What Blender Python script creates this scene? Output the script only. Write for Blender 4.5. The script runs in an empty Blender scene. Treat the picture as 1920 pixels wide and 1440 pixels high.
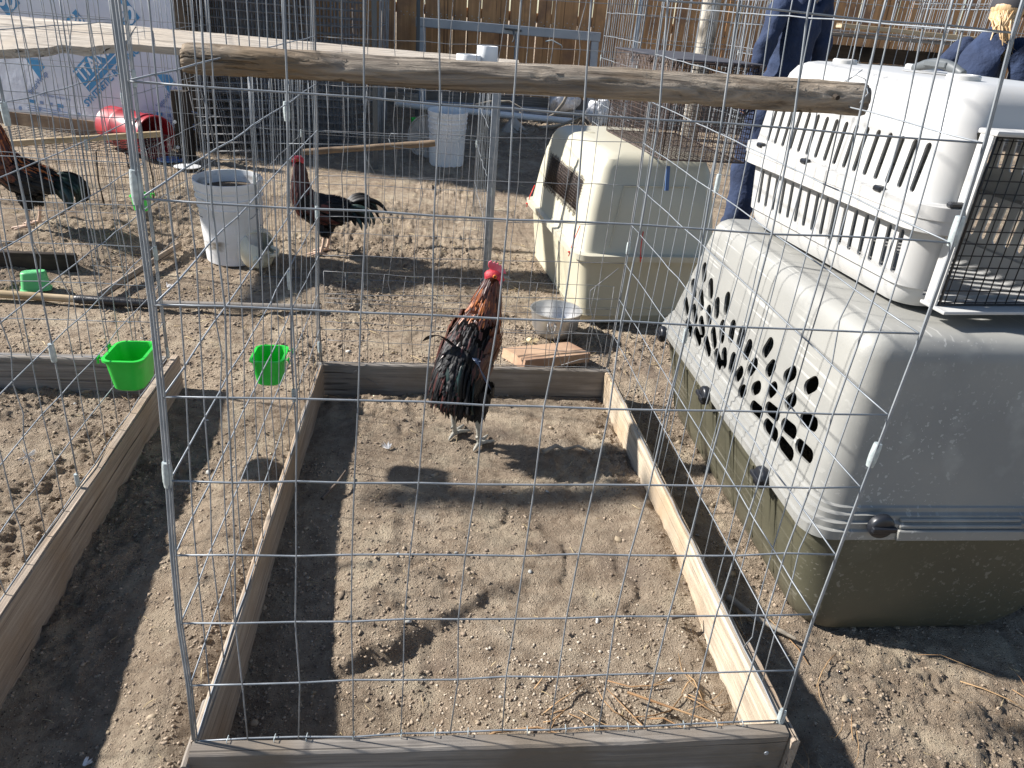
import bpy, bmesh, math, random
import numpy as np
from mathutils import Vector, Matrix, Euler
random.seed(7); rng = np.random.default_rng(7)
S = bpy.context.scene; C = S.collection
R_ = math.radians
# ------------------------------------------------------------------ camera
cam_d = bpy.data.cameras.new('camera'); cam = bpy.data.objects.new('camera', cam_d); C.objects.link(cam)
yaw, pitch, roll = 0.13024, -0.46550, 0.08057
f_ = Vector((math.sin(yaw)*math.cos(pitch), math.cos(yaw)*math.cos(pitch), math.sin(pitch)))
r_ = Vector((math.cos(yaw), -math.sin(yaw), 0)); u_ = r_.cross(f_)
r2 = r_*math.cos(roll)+u_*math.sin(roll); u2 = -r_*math.sin(roll)+u_*math.cos(roll)
m = Matrix.Identity(4)
for i in range(3): m[i][0] = r2[i]; m[i][1] = u2[i]; m[i][2] = -f_[i]
m.translation = (0.3738, -0.8917, 1.2609)
cam.matrix_world = m
cam_d.sensor_width = 36; cam_d.sensor_fit = 'HORIZONTAL'; cam_d.lens = 1393.67/1920*36
cam_d.clip_start = 0.02; cam_d.clip_end = 400
cam_d.dof.use_dof = False
S.camera = cam
S.render.resolution_x = 1024; S.render.resolution_y = 768
# ------------------------------------------------------------------ light
SUN_EL = 35.0
tosun = Vector((-0.967, 0.256, 0)).normalized()*math.cos(R_(SUN_EL)) + Vector((0, 0, math.sin(R_(SUN_EL))))
W = bpy.data.worlds.new('World'); S.world = W; W.use_nodes = True
wn = W.node_tree; wn.nodes.clear()
sky = wn.nodes.new('ShaderNodeTexSky'); sky.sky_type = 'NISHITA'; sky.sun_disc = False
sky.sun_elevation = R_(SUN_EL); sky.sun_rotation = math.atan2(tosun.x, tosun.y) % (2*math.pi)
sky.altitude = 1400; sky.air_density = 1.0; sky.dust_density = 0.8; sky.ozone_density = 1.0
bg = wn.nodes.new('ShaderNodeBackground'); bg.inputs['Strength'].default_value = 0.066
wo = wn.nodes.new('ShaderNodeOutputWorld')
wn.links.new(sky.outputs[0], bg.inputs[0]); wn.links.new(bg.outputs[0], wo.inputs[0])
sl = bpy.data.lights.new('sun', 'SUN'); sl.energy = 5.0; sl.angle = R_(2.0); sl.color = (1.0, 0.955, 0.90)
so = bpy.data.objects.new('sun', sl); C.objects.link(so); so.rotation_euler = (-tosun).to_track_quat('-Z', 'Y').to_euler()
so.location = (-5, 2, 6)
vs = S.view_settings; vs.view_transform = 'Standard'; vs.look = 'None'; vs.gamma = 1; vs.exposure = 1.1; vs.use_curve_mapping = False
S.render.engine = 'CYCLES'
# ------------------------------------------------------------------ helpers
ROOTINV = {}
def link(o): C.objects.link(o); return o
def thing(name, label, cat, loc=(0, 0, 0), rz=0, group=None):
    o = bpy.data.objects.new(name, None); link(o); o.empty_display_size = 0.1
    o.location = loc; o.rotation_euler = (0, 0, rz)
    M = Matrix.Translation(loc) @ Matrix.Rotation(rz, 4, 'Z')
    ROOTINV[o] = M.inverted()
    o['label'] = label; o['category'] = cat
    if group: o['group'] = group
    return o
def tag(o, label=None, cat=None, group=None, kind=None):
    if label: o['label'] = label
    if cat: o['category'] = cat
    if group: o['group'] = group
    if kind: o['kind'] = kind
    return o
def setparent(o, parent):
    if parent is None: return o
    o.parent = parent
    if parent in ROOTINV: o.matrix_parent_inverse = ROOTINV[parent]
    else: o.matrix_parent_inverse = parent.matrix_basis.inverted() @ Matrix.Identity(4)
    return o
def subparent(o, part, root):
    """o is a sub-part of part; both are built in the same space as root's parts"""
    o.parent = part; o.matrix_parent_inverse = part.matrix_basis.inverted()
    return o
def copy_tree(o, parent=None):
    c = o.copy(); link(c)
    if parent is not None: c.parent = parent
    for ch in list(o.children): copy_tree(ch, c)
    return c
class MB:
    def __init__(s): s.v = []; s.f = []; s.m = []
    def add(s, vs_, fs, mi=0):
        n = len(s.v); s.v += [tuple(p) for p in vs_]; s.f += [tuple(i+n for i in f) for f in fs]; s.m += [mi]*len(fs); return s
    def tube(s, pts, r, n=6, mi=0, cap=True):
        pts = [Vector(p) for p in pts]; k = len(pts)
        rr = r if hasattr(r, '__len__') else [r]*k
        t0 = (pts[1]-pts[0]).normalized()
        a = t0.orthogonal().normalized(); vs_ = []
        for i, p in enumerate(pts):
            t = (pts[min(i+1, k-1)]-pts[max(i-1, 0)]).normalized()
            a = (a - t*a.dot(t)).normalized(); b = t.cross(a)
            for j in range(n):
                an = 2*math.pi*j/n; vs_.append(p+(a*math.cos(an)+b*math.sin(an))*rr[i])
        fs = [(i*n+j, i*n+(j+1) % n, (i+1)*n+(j+1) % n, (i+1)*n+j) for i in range(k-1) for j in range(n)]
        if cap: fs += [tuple(range(n-1, -1, -1)), tuple((k-1)*n+j for j in range(n))]
        return s.add(vs_, fs, mi)
    def box(s, c, d, M=None, mi=0):
        x, y, z = d[0]/2, d[1]/2, d[2]/2; c = Vector(c)
        vs_ = [Vector((a*x, b*y, e*z)) for a in (-1, 1) for b in (-1, 1) for e in (-1, 1)]
        if M is not None: vs_ = [M @ p for p in vs_]
        vs_ = [c+p for p in vs_]
        return s.add(vs_, [(0, 1, 3, 2), (4, 6, 7, 5), (0, 4, 5, 1), (2, 3, 7, 6), (0, 2, 6, 4), (1, 5, 7, 3)], mi)
    def loft(s, rings, cap0=True, cap1=True, mi=0, mis=None, closed=True):
        n = len(rings[0]); vs_ = [p for r in rings for p in r]
        base = len(s.v); s.v += [tuple(p) for p in vs_]
        for i in range(len(rings)-1):
            for j in range(n if closed else n-1):
                s.f.append((base+i*n+j, base+i*n+(j+1) % n, base+(i+1)*n+(j+1) % n, base+(i+1)*n+j)); s.m.append(mis[i] if mis else mi)
        if cap0: s.f.append(tuple(base+j for j in range(n-1, -1, -1))); s.m.append(mis[0] if mis else mi)
        if cap1: s.f.append(tuple(base+(len(rings)-1)*n+j for j in range(n))); s.m.append(mis[-1] if mis else mi)
        return s
    def lathe(s, prof, n=32, c=(0, 0, 0), M=None, cap0=True, cap1=True, mi=0):
        rings = []
        for r, z in prof:
            ring = [Vector((r*math.cos(2*math.pi*j/n), r*math.sin(2*math.pi*j/n), z)) for j in range(n)]
            if M is not None: ring = [M @ p for p in ring]
            rings.append([p+Vector(c) for p in ring])
        return s.loft(rings, cap0, cap1, mi)
    def build(s, name, mats, parent=None, smooth=True, angle=40, recalc=True):
        me = bpy.data.meshes.new(name); me.from_pydata(s.v, [], s.f)
        if not isinstance(mats, (list, tuple)): mats = [mats]
        for mt in mats: me.materials.append(mt)
        if len(mats) > 1: me.polygons.foreach_set('material_index', np.array(s.m, dtype=np.int32))
        if recalc:
            b = bmesh.new(); b.from_mesh(me); bmesh.ops.recalc_face_normals(b, faces=b.faces); b.to_mesh(me); b.free()
        me.update()
        if smooth:
            me.polygons.foreach_set('use_smooth', np.ones(len(me.polygons), dtype=bool))
            if angle < 180: me.set_sharp_from_angle(angle=R_(angle))
        o = bpy.data.objects.new(name, me); link(o); setparent(o, parent); return o
def bevel(o, w, seg=2, angle=30):
    b = bmesh.new(); b.from_mesh(o.data)
    es = [e for e in b.edges if len(e.link_faces) == 2 and e.calc_face_angle(0) > R_(angle)]
    bmesh.ops.bevel(b, geom=es, offset=w, segments=seg, affect='EDGES', profile=.6); b.to_mesh(o.data); b.free()
    o.data.polygons.foreach_set('use_smooth', np.ones(len(o.data.polygons), dtype=bool)); o.data.set_sharp_from_angle(angle=R_(35)); return o
def boolean(o, cutters, op='DIFFERENCE', solid=None, selfint=False):
    mods = []
    if solid:
        md = o.modifiers.new('s', 'SOLIDIFY'); md.thickness = solid; md.offset = -1; md.use_even_offset = True
    for c in cutters:
        md = o.modifiers.new('b', 'BOOLEAN'); md.operation = op; md.object = c; md.solver = 'EXACT'; md.use_self = selfint
    dg = bpy.context.evaluated_depsgraph_get(); dg.update()
    me = bpy.data.meshes.new_from_object(o.evaluated_get(dg)); old = o.data
    o.modifiers.clear(); o.data = me; me.name = o.name; bpy.data.meshes.remove(old)
    for c in cutters: bpy.data.objects.remove(c, do_unlink=True)
    me.polygons.foreach_set('use_smooth', np.ones(len(me.polygons), dtype=bool)); me.set_sharp_from_angle(angle=R_(32))
    return o
# ---- noise (numpy value noise)
def _h(ix, iy, s):
    n = (ix*374761393 + iy*668265263 + s*974634777) & 0x7fffffff
    n = ((n ^ (n >> 13))*1274126177) & 0x7fffffff
    return ((n ^ (n >> 16)) & 0xffff)/65535.0
def vnoise(x, y, s=0):
    x = np.asarray(x, float); y = np.asarray(y, float)
    ix = np.floor(x).astype(np.int64); iy = np.floor(y).astype(np.int64); fx = x-ix; fy = y-iy
    fx = fx*fx*(3-2*fx); fy = fy*fy*(3-2*fy)
    a = _h(ix, iy, s); b = _h(ix+1, iy, s); c = _h(ix, iy+1, s); d = _h(ix+1, iy+1, s)
    return (a*(1-fx)+b*fx)*(1-fy)+(c*(1-fx)+d*fx)*fy - .5
def fbm(x, y, oct=4, s=0, g=.5):
    t = 0; a = 1
    for o in range(oct):
        t = t+a*vnoise(np.asarray(x)*2**o+17.3*o, np.asarray(y)*2**o-9.1*o, s+o); a *= g
    return t
def sstep(a, b, x):
    t = np.clip((x-a)/(b-a), 0, 1); return t*t*(3-2*t)
# ------------------------------------------------------------------ materials
def srgb(h):
    h = h.lstrip('#'); v = [int(h[i:i+2], 16)/255 for i in (0, 2, 4)]
    return tuple((c/12.92 if c <= .04045 else ((c+.055)/1.055)**2.4) for c in v)
def nmat(name, c1, c2=None, rough=.6, metal=0.0, scale=8, stretch=(1, 1, 1), bump=0.0, bscale=None, detail=6, lo=.35, hi=.65, c3=None, c3scale=3, c3lo=.55, c3hi=.7, spec=.5, bdist=.01, sheen=0, rough2=None, transl=0, dist=0.0):
    mt = bpy.data.materials.new(name); mt.use_nodes = True; nt = mt.node_tree; N = nt.nodes; L = nt.links
    b = N['Principled BSDF']; b.inputs['Roughness'].default_value = rough; b.inputs['Metallic'].default_value = metal
    b.inputs['Specular IOR Level'].default_value = spec
    b.inputs['Base Color'].default_value = (*c1, 1)
    if sheen: b.inputs['Sheen Weight'].default_value = sheen
    tc = N.new('ShaderNodeTexCoord'); mp = N.new('ShaderNodeMapping'); mp.inputs['Scale'].default_value = stretch
    L.new(tc.outputs['Object'], mp.inputs[0])
    if c2 is not None:
        n = N.new('ShaderNodeTexNoise'); n.inputs['Scale'].default_value = scale; n.inputs['Detail'].default_value = detail; n.inputs['Distortion'].default_value = dist
        L.new(mp.outputs[0], n.inputs['Vector'])
        mr = N.new('ShaderNodeMapRange'); mr.inputs[1].default_value = lo; mr.inputs[2].default_value = hi; L.new(n.outputs[0], mr.inputs[0])
        mx = N.new('ShaderNodeMix'); mx.data_type = 'RGBA'; mx.inputs[6].default_value = (*c1, 1); mx.inputs[7].default_value = (*c2, 1)
        L.new(mr.outputs[0], mx.inputs[0]); out = mx.outputs[2]
        if c3 is not None:
            n3 = N.new('ShaderNodeTexNoise'); n3.inputs['Scale'].default_value = c3scale; n3.inputs['Detail'].default_value = 5; L.new(mp.outputs[0], n3.inputs['Vector'])
            m3 = N.new('ShaderNodeMapRange'); m3.inputs[1].default_value = c3lo; m3.inputs[2].default_value = c3hi; L.new(n3.outputs[0], m3.inputs[0])
            x3 = N.new('ShaderNodeMix'); x3.data_type = 'RGBA'; x3.inputs[7].default_value = (*c3, 1); L.new(out, x3.inputs[6]); L.new(m3.outputs[0], x3.inputs[0]); out = x3.outputs[2]
        L.new(out, b.inputs['Base Color'])
        if rough2 is not None:
            mrr = N.new('ShaderNodeMapRange'); mrr.inputs[3].default_value = rough; mrr.inputs[4].default_value = rough2; L.new(mr.outputs[0], mrr.inputs[0]); L.new(mrr.outputs[0], b.inputs['Roughness'])
    if bump:
        nb = N.new('ShaderNodeTexNoise'); nb.inputs['Scale'].default_value = bscale or scale*2; nb.inputs['Detail'].default_value = 8; L.new(mp.outputs[0], nb.inputs['Vector'])
        bp = N.new('ShaderNodeBump'); bp.inputs['Strength'].default_value = bump; bp.inputs['Distance'].default_value = bdist
        L.new(nb.outputs[0], bp.inputs['Height']); L.new(bp.outputs[0], b.inputs['Normal'])
    return mt
def wood(name, c1, c2, c3, gs=30, gx=.06, bump=.5, bd=.004, dark=(.03, .025, .02), rings=1.0):
    """weathered grain along local X"""
    mt = bpy.data.materials.new(name); mt.use_nodes = True; nt = mt.node_tree; N = nt.nodes; L = nt.links; b = N['Principled BSDF']
    b.inputs['Roughness'].default_value = .85; b.inputs['Specular IOR Level'].default_value = .25
    tc = N.new('ShaderNodeTexCoord'); oi = N.new('ShaderNodeObjectInfo')
    va = N.new('ShaderNodeVectorMath'); va.operation = 'ADD'; cx = N.new('ShaderNodeCombineXYZ')
    mu = N.new('ShaderNodeMath'); mu.operation = 'MULTIPLY'; mu.inputs[1].default_value = 37.0; L.new(oi.outputs['Random'], mu.inputs[0])
    for i in range(3): L.new(mu.outputs[0], cx.inputs[i])
    L.new(tc.outputs['Object'], va.inputs[0]); L.new(cx.outputs[0], va.inputs[1])
    mp = N.new('ShaderNodeMapping'); mp.inputs['Scale'].default_value = (gx, 1, 1); L.new(va.outputs[0], mp.inputs[0])
    w = N.new('ShaderNodeTexNoise'); w.inputs['Scale'].default_value = 7; w.inputs['Detail'].default_value = 2; L.new(mp.outputs[0], w.inputs['Vector'])
    va2 = N.new('ShaderNodeVectorMath'); va2.operation = 'MULTIPLY_ADD'; va2.inputs[1].default_value = (.12*rings,)*3; L.new(w.outputs['Color'], va2.inputs[0]); L.new(mp.outputs[0], va2.inputs[2])
    n1 = N.new('ShaderNodeTexNoise'); n1.inputs['Scale'].default_value = gs; n1.inputs['Detail'].default_value = 7; n1.inputs['Roughness'].default_value = .65; L.new(va2.outputs[0], n1.inputs['Vector'])
    cr = N.new('ShaderNodeValToRGB'); e = cr.color_ramp; e.elements[0].position = .3; e.elements[0].color = (*c1, 1); e.elements[1].position = .7; e.elements[1].color = (*c2, 1)
    L.new(n1.outputs[0], cr.inputs[0])
    n2 = N.new('ShaderNodeTexNoise'); n2.inputs['Scale'].default_value = 4.5; n2.inputs['Detail'].default_value = 6; L.new(va.outputs[0], n2.inputs['Vector'])
    m2 = N.new('ShaderNodeMapRange'); m2.inputs[1].default_value = .48; m2.inputs[2].default_value = .68; L.new(n2.outputs[0], m2.inputs[0])
    x2 = N.new('ShaderNodeMix'); x2.data_type = 'RGBA'; L.new(cr.outputs[0], x2.inputs[6]); x2.inputs[7].default_value = (*c3, 1); L.new(m2.outputs[0], x2.inputs[0])
    # dark cracks
    n3 = N.new('ShaderNodeTexNoise'); n3.inputs['Scale'].default_value = gs*.7; n3.inputs['Detail'].default_value = 3
    mp3 = N.new('ShaderNodeMapping'); mp3.inputs['Scale'].default_value = (gx*.5, 1.3, 1.3); L.new(va2.outputs[0], mp3.inputs[0]); L.new(mp3.outputs[0], n3.inputs['Vector'])
    m3 = N.new('ShaderNodeMapRange'); m3.inputs[1].default_value = .64; m3.inputs[2].default_value = .72; L.new(n3.outputs[0], m3.inputs[0])
    x3 = N.new('ShaderNodeMix'); x3.data_type = 'RGBA'; L.new(x2.outputs[2], x3.inputs[6]); x3.inputs[7].default_value = (*dark, 1); L.new(m3.outputs[0], x3.inputs[0])
    L.new(x3.outputs[2], b.inputs['Base Color'])
    sub = N.new('ShaderNodeMath'); sub.operation = 'SUBTRACT'; L.new(n1.outputs[0], sub.inputs[0]); L.new(m3.outputs[0], sub.inputs[1])
    bp = N.new('ShaderNodeBump'); bp.inputs['Strength'].default_value = bump; bp.inputs['Distance'].default_value = bd; L.new(sub.outputs[0], bp.inputs['Height']); L.new(bp.outputs[0], b.inputs['Normal'])
    return mt
M = {}
def scratch(mt, col, scale=26, thr=(.655, .675), rots=(.5, -.9, 2.1), amt=.7):
    nt = mt.node_tree; N = nt.nodes; L = nt.links; b = N['Principled BSDF']; tc = N.new('ShaderNodeTexCoord'); last = None
    for k, r in enumerate(rots):
        mp = N.new('ShaderNodeMapping'); mp.inputs['Rotation'].default_value = (r, r*.7, r*1.3); mp.inputs['Scale'].default_value = (1, .022, 1); L.new(tc.outputs['Object'], mp.inputs[0])
        n = N.new('ShaderNodeTexNoise'); n.inputs['Scale'].default_value = scale*(1+.4*k); n.inputs['Detail'].default_value = 2; L.new(mp.outputs[0], n.inputs['Vector'])
        m1 = N.new('ShaderNodeMapRange'); m1.inputs[1].default_value = thr[0]; m1.inputs[2].default_value = thr[1]; L.new(n.outputs[0], m1.inputs[0])
        if last is None: last = m1.outputs[0]
        else:
            mx = N.new('ShaderNodeMath'); mx.operation = 'MAXIMUM'; L.new(last, mx.inputs[0]); L.new(m1.outputs[0], mx.inputs[1]); last = mx.outputs[0]
    n = N.new('ShaderNodeTexNoise'); n.inputs['Scale'].default_value = 5; L.new(tc.outputs['Object'], n.inputs['Vector'])
    m2 = N.new('ShaderNodeMapRange'); m2.inputs[1].default_value = .42; m2.inputs[2].default_value = .60; m2.inputs[4].default_value = amt; L.new(n.outputs[0], m2.inputs[0])
    mu = N.new('ShaderNodeMath'); mu.operation = 'MULTIPLY'; L.new(last, mu.inputs[0]); L.new(m2.outputs[0], mu.inputs[1])
    src = b.inputs['Base Color'].links[0].from_socket; x = N.new('ShaderNodeMix'); x.data_type = 'RGBA'; L.new(src, x.inputs[6]); x.inputs[7].default_value = (*col, 1); L.new(mu.outputs[0], x.inputs[0]); L.new(x.outputs[2], b.inputs['Base Color'])
M['wire'] = nmat('galvanised_wire', (.20, .225, .25), (.29, .31, .33), rough=.55, metal=.2, scale=30, bump=.15, bscale=300, bdist=.001)
M['wire_old'] = nmat('old_wire', (.19, .195, .205), (.30, .305, .31), rough=.6, metal=.4, scale=20)
M['sleeve'] = nmat('zinc_sleeve', (.50, .56, .56), (.36, .41, .42), rough=.55, metal=.3, scale=120, bump=.4, bscale=200, bdist=.002)
M['black_wire'] = nmat('black_wire', (.012, .012, .013), rough=.45)
M['brown_wire'] = nmat('brown_wire', (.035, .022, .02), (.10, .07, .06), rough=.5, scale=40)
M['board'] = wood('weathered_board', srgb('#7d7064'), srgb('#b8a997'), srgb('#94806a'), gs=95, gx=.035, bump=.9)
M['board_grey'] = wood('grey_board', srgb('#625d58'), srgb('#a29b92'), srgb('#776d61'), gs=95, gx=.03, bump=.9)
M['board_warm'] = wood('warm_board', srgb('#8d8070'), srgb('#c8bba6'), srgb('#a8947a'), gs=80, gx=.04, bump=.7)
M['log'] = wood('peeled_log', srgb('#463e38'), srgb('#b3a797'), srgb('#83725d'), gs=62, gx=.07, bump=1.0, bd=.010, rings=2.6)
M['slab'] = wood('bleached_slab', srgb('#7f756a'), srgb('#cfc6b8'), srgb('#b3a797'), gs=60, gx=.05, bump=1.0, bd=.008)
M['fence'] = wood('cedar_fence', srgb('#a37b56'), srgb('#d0a274'), srgb('#94735a'), gs=30, gx=.03, bump=.4, rings=.8)
M['tie'] = wood('dark_timber', srgb('#2a2521'), srgb('#4a4138'), srgb('#1b1816'), gs=22)
M['fresh'] = wood('fresh_lumber', srgb('#a98a70'), srgb('#c4a68a'), srgb('#957560'), gs=22, gx=.1, bump=.2)
M['yellowwood'] = wood('yellow_lumber', srgb('#a08c70'), srgb('#c6b598'), srgb('#8f7a5a'), gs=22)
M['green'] = nmat('green_plastic', (.012, .46, .035), (.03, .55, .06), rough=.42, scale=14, c3=(.20, .36, .16), c3scale=22, c3lo=.62, c3hi=.8, bump=.1, bscale=90, bdist=.001)
M['green_soft'] = nmat('faded_green_plastic', (.10, .48, .16), (.14, .55, .22), rough=.55, scale=12)
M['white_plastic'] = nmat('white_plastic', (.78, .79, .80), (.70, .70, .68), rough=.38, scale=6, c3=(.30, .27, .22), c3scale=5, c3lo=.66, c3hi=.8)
M['bucket_dirty'] = nmat('dirty_bucket', (.74, .75, .77), (.66, .66, .64), rough=.45, scale=6, stretch=(1, 1, 3), c3=(.22, .19, .15), c3scale=5, c3lo=.60, c3hi=.72)
M['jug'] = nmat('yellowed_plastic', (.74, .70, .56), (.66, .60, .45), rough=.4, scale=7, c3=(.28, .22, .15), c3scale=9, c3lo=.62, c3hi=.75)
M['kg_up'] = nmat('grey_kennel_plastic', (.285, .283, .262), (.235, .235, .222), rough=.42, scale=3, detail=8, c3=(.36, .36, .335), c3scale=9, c3lo=.58, c3hi=.80, bump=.12, bscale=60, bdist=.003, rough2=.6)
M['kg_lo'] = nmat('olive_kennel_plastic', (.092, .087, .058), (.072, .069, .048), rough=.42, scale=4, c3=(.13, .125, .09), c3scale=8, c3lo=.60, c3hi=.82, bump=.1, bscale=70, bdist=.003)
scratch(M['kg_up'], (.48, .475, .45), 55, (.665, .68)); scratch(M['kg_lo'], (.22, .21, .17), 55, (.66, .675))
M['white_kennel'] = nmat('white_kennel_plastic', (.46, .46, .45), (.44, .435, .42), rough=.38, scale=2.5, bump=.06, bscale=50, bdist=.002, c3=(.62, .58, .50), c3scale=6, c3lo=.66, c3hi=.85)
M['beige_up'] = nmat('cream_kennel_plastic', (.50, .475, .375), (.46, .435, .34), rough=.42, scale=3, c3=(.48, .45, .36), c3scale=6, c3lo=.62, c3hi=.8, bump=.06, bscale=60, bdist=.002)
scratch(M['white_kennel'], (.48, .45, .40), 24, (.66, .69), amt=.35)
M['beige_lo'] = nmat('cream_tub_plastic', (.48, .445, .33), (.43, .40, .295), rough=.45, scale=3, c3=(.38, .32, .22), c3scale=6, c3lo=.62, c3hi=.8)
M['black'] = nmat('black_plastic', (.015, .017, .022), rough=.35)
M['darkgrey'] = nmat('dark_grey_plastic', (.09, .10, .105), rough=.5)
M['red'] = nmat('red_plastic', (.36, .015, .022), (.28, .02, .035), rough=.42, scale=8, c3=(.45, .18, .17), c3scale=5, c3lo=.55, c3hi=.8)
M['red_tie'] = nmat('red_zip_tie', (.75, .04, .02), rough=.4)
M['blue'] = nmat('blue_plastic', (.10, .24, .55), rough=.45)
M['alu'] = nmat('aluminium_pot', (.62, .62, .62), (.42, .42, .41), rough=.32, metal=.85, scale=9, rough2=.5)
M['gate'] = nmat('grey_gate_metal', (.30, .33, .37), (.38, .41, .44), rough=.5, metal=.4, scale=6)
M['wrap'] = nmat('house_wrap', (.60, .64, .72), (.52, .56, .66), rough=.34, scale=3, bump=.35, bscale=9, bdist=.02)
M['wrap_blue'] = nmat('wrap_blue_print', (.03, .20, .42), (.04, .27, .52), rough=.4, scale=12)
M['wrap_pale'] = nmat('wrap_pale_print', (.16, .24, .42), rough=.4)
M['wrap_white'] = nmat('wrap_white_print', (.70, .74, .80), rough=.4)
M['ply'] = wood('plywood_edge', srgb('#6f5f50'), srgb('#8f7d68'), srgb('#5c4d41'), gs=14)
M['bark'] = nmat('pole_bark', srgb('#8d877c'), srgb('#b9b2a5'), rough=.9, scale=14, stretch=(1, 1, .5), bump=.8, bscale=20, bdist=.02, c3=srgb('#5c564d'), c3scale=8)
M['concrete'] = nmat('concrete', (.32, .29, .25), (.40, .37, .33), rough=.9, scale=20, bump=.3)
M['tape'] = nmat('black_tape', (.012, .012, .014), (.03, .03, .033), rough=.35, scale=60, stretch=(3, 1, 1), bump=.5, bscale=80, bdist=.003)
M['coverall'] = nmat('navy_cotton', (.012, .022, .055), (.020, .036, .085), rough=.9, scale=9, bump=.9, bscale=9, bdist=.04)
M['skin'] = nmat('skin', (.55, .33, .25), (.50, .28, .21), rough=.5, scale=15)
M['hair'] = nmat('blond_hair', (.42, .27, .13), (.62, .45, .26), rough=.45, scale=30, stretch=(1, 1, .15), bump=.6, bscale=60, bdist=.005)
M['darkhair'] = nmat('dark_hair', (.03, .02, .015), rough=.5)
M['boot'] = nmat('boot_rubber', (.02, .02, .022), rough=.6)
M['cap'] = nmat('cap_cloth', (.03, .03, .035), rough=.8)
M['bag'] = nmat('clear_bag', (.55, .56, .58), (.70, .70, .72), rough=.25, scale=20, bump=.8, bscale=25, bdist=.02)
M['eye'] = nmat('bird_eye', (.02, .008, .004), rough=.1)
M['iris'] = nmat('bird_iris', (.55, .16, .03), rough=.2)
M['comb'] = nmat('red_comb', (.66, .08, .12), (.78, .18, .24), rough=.5, scale=60, bump=.4, bscale=250, bdist=.002)
M['face'] = nmat('red_face', (.40, .018, .030), (.55, .04, .06), rough=.55, scale=120, bump=.6, bscale=400, bdist=.002)
M['beak'] = nmat('horn_beak', (.30, .27, .22), rough=.4)
M['leg_grey'] = nmat('grey_leg_skin', (.30, .29, .25), (.42, .40, .34), rough=.6, scale=80, stretch=(1, 1, 2), bump=.5, bscale=200, bdist=.002)
M['leg_pink'] = nmat('pink_leg_skin', (.55, .38, .28), (.62, .45, .34), rough=.6, scale=80, bump=.5, bscale=200, bdist=.002)
M['f_black'] = nmat('black_feather', (.005, .005, .006), (.012, .012, .014), rough=.55, scale=40, spec=.3)
M['f_green'] = nmat('green_black_feather', (.008, .016, .016), (.014, .045, .042), rough=.42, scale=30, spec=.5)
M['f_brown'] = nmat('brown_feather', (.040, .009, .005), (.14, .034, .010), rough=.5, scale=60)
M['f_orange'] = nmat('orange_feather', (.26, .065, .014), (.48, .15, .03), rough=.4, scale=60)
M['f_maroon'] = nmat('maroon_feather', (.035, .007, .006), (.075, .014, .009), rough=.42, scale=50)
M['under'] = nmat('down_black', (.006, .005, .005), rough=.95, spec=.05)
M['under_brown'] = nmat('down_brown', (.035, .011, .006), rough=.95, spec=.05)
M['f_blue'] = nmat('blue_sheen_feather', (.03, .05, .10), (.10, .13, .20), rough=.3, scale=30)
M['f_white'] = nmat('white_feather', (.62, .60, .58), (.75, .74, .72), rough=.7, scale=30)
M['straw'] = nmat('straw', srgb('#a8946f'), srgb('#d0bd95'), rough=.8, scale=12)
M['needle'] = nmat('pine_needle', srgb('#8c6a48'), srgb('#b39670'), rough=.8, scale=9)
M['pebble'] = nmat('clod', srgb('#83755f'), srgb('#a39480'), rough=.97, scale=60, c3=srgb('#695c4e'), c3scale=9, c3lo=.5, c3hi=.6)
M['crumb'] = nmat('dirt_crumb', srgb('#8b7c6c'), srgb('#a89884'), rough=.97, scale=70, c3=srgb('#6d6054'), c3scale=25, c3lo=.5, c3hi=.62)
M['stone'] = nmat('pale_grit', srgb('#978a79'), srgb('#c4b9a8'), rough=.9, scale=9)
M['dung'] = nmat('dropping', (.60, .60, .58), (.22, .22, .20), rough=.9, scale=60)
M['soil'] = nmat('wet_soil', (.06, .045, .03), (.12, .09, .06), rough=.95, scale=30, bump=1, bscale=40, bdist=.02)
M['twig'] = nmat('grey_twig', srgb('#7d7468'), srgb('#a89e8e'), rough=.9, scale=14)
M['darktwig'] = nmat('dark_twig', srgb('#4a4038'), srgb('#6d6054'), rough=.9, scale=14)
M['fabric'] = nmat('dark_fabric', (.03, .03, .04), (.05, .05, .06), rough=.9, scale=20)
M['bluetape'] = nmat('blue_tape', (.07, .13, .28), rough=.5)
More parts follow.
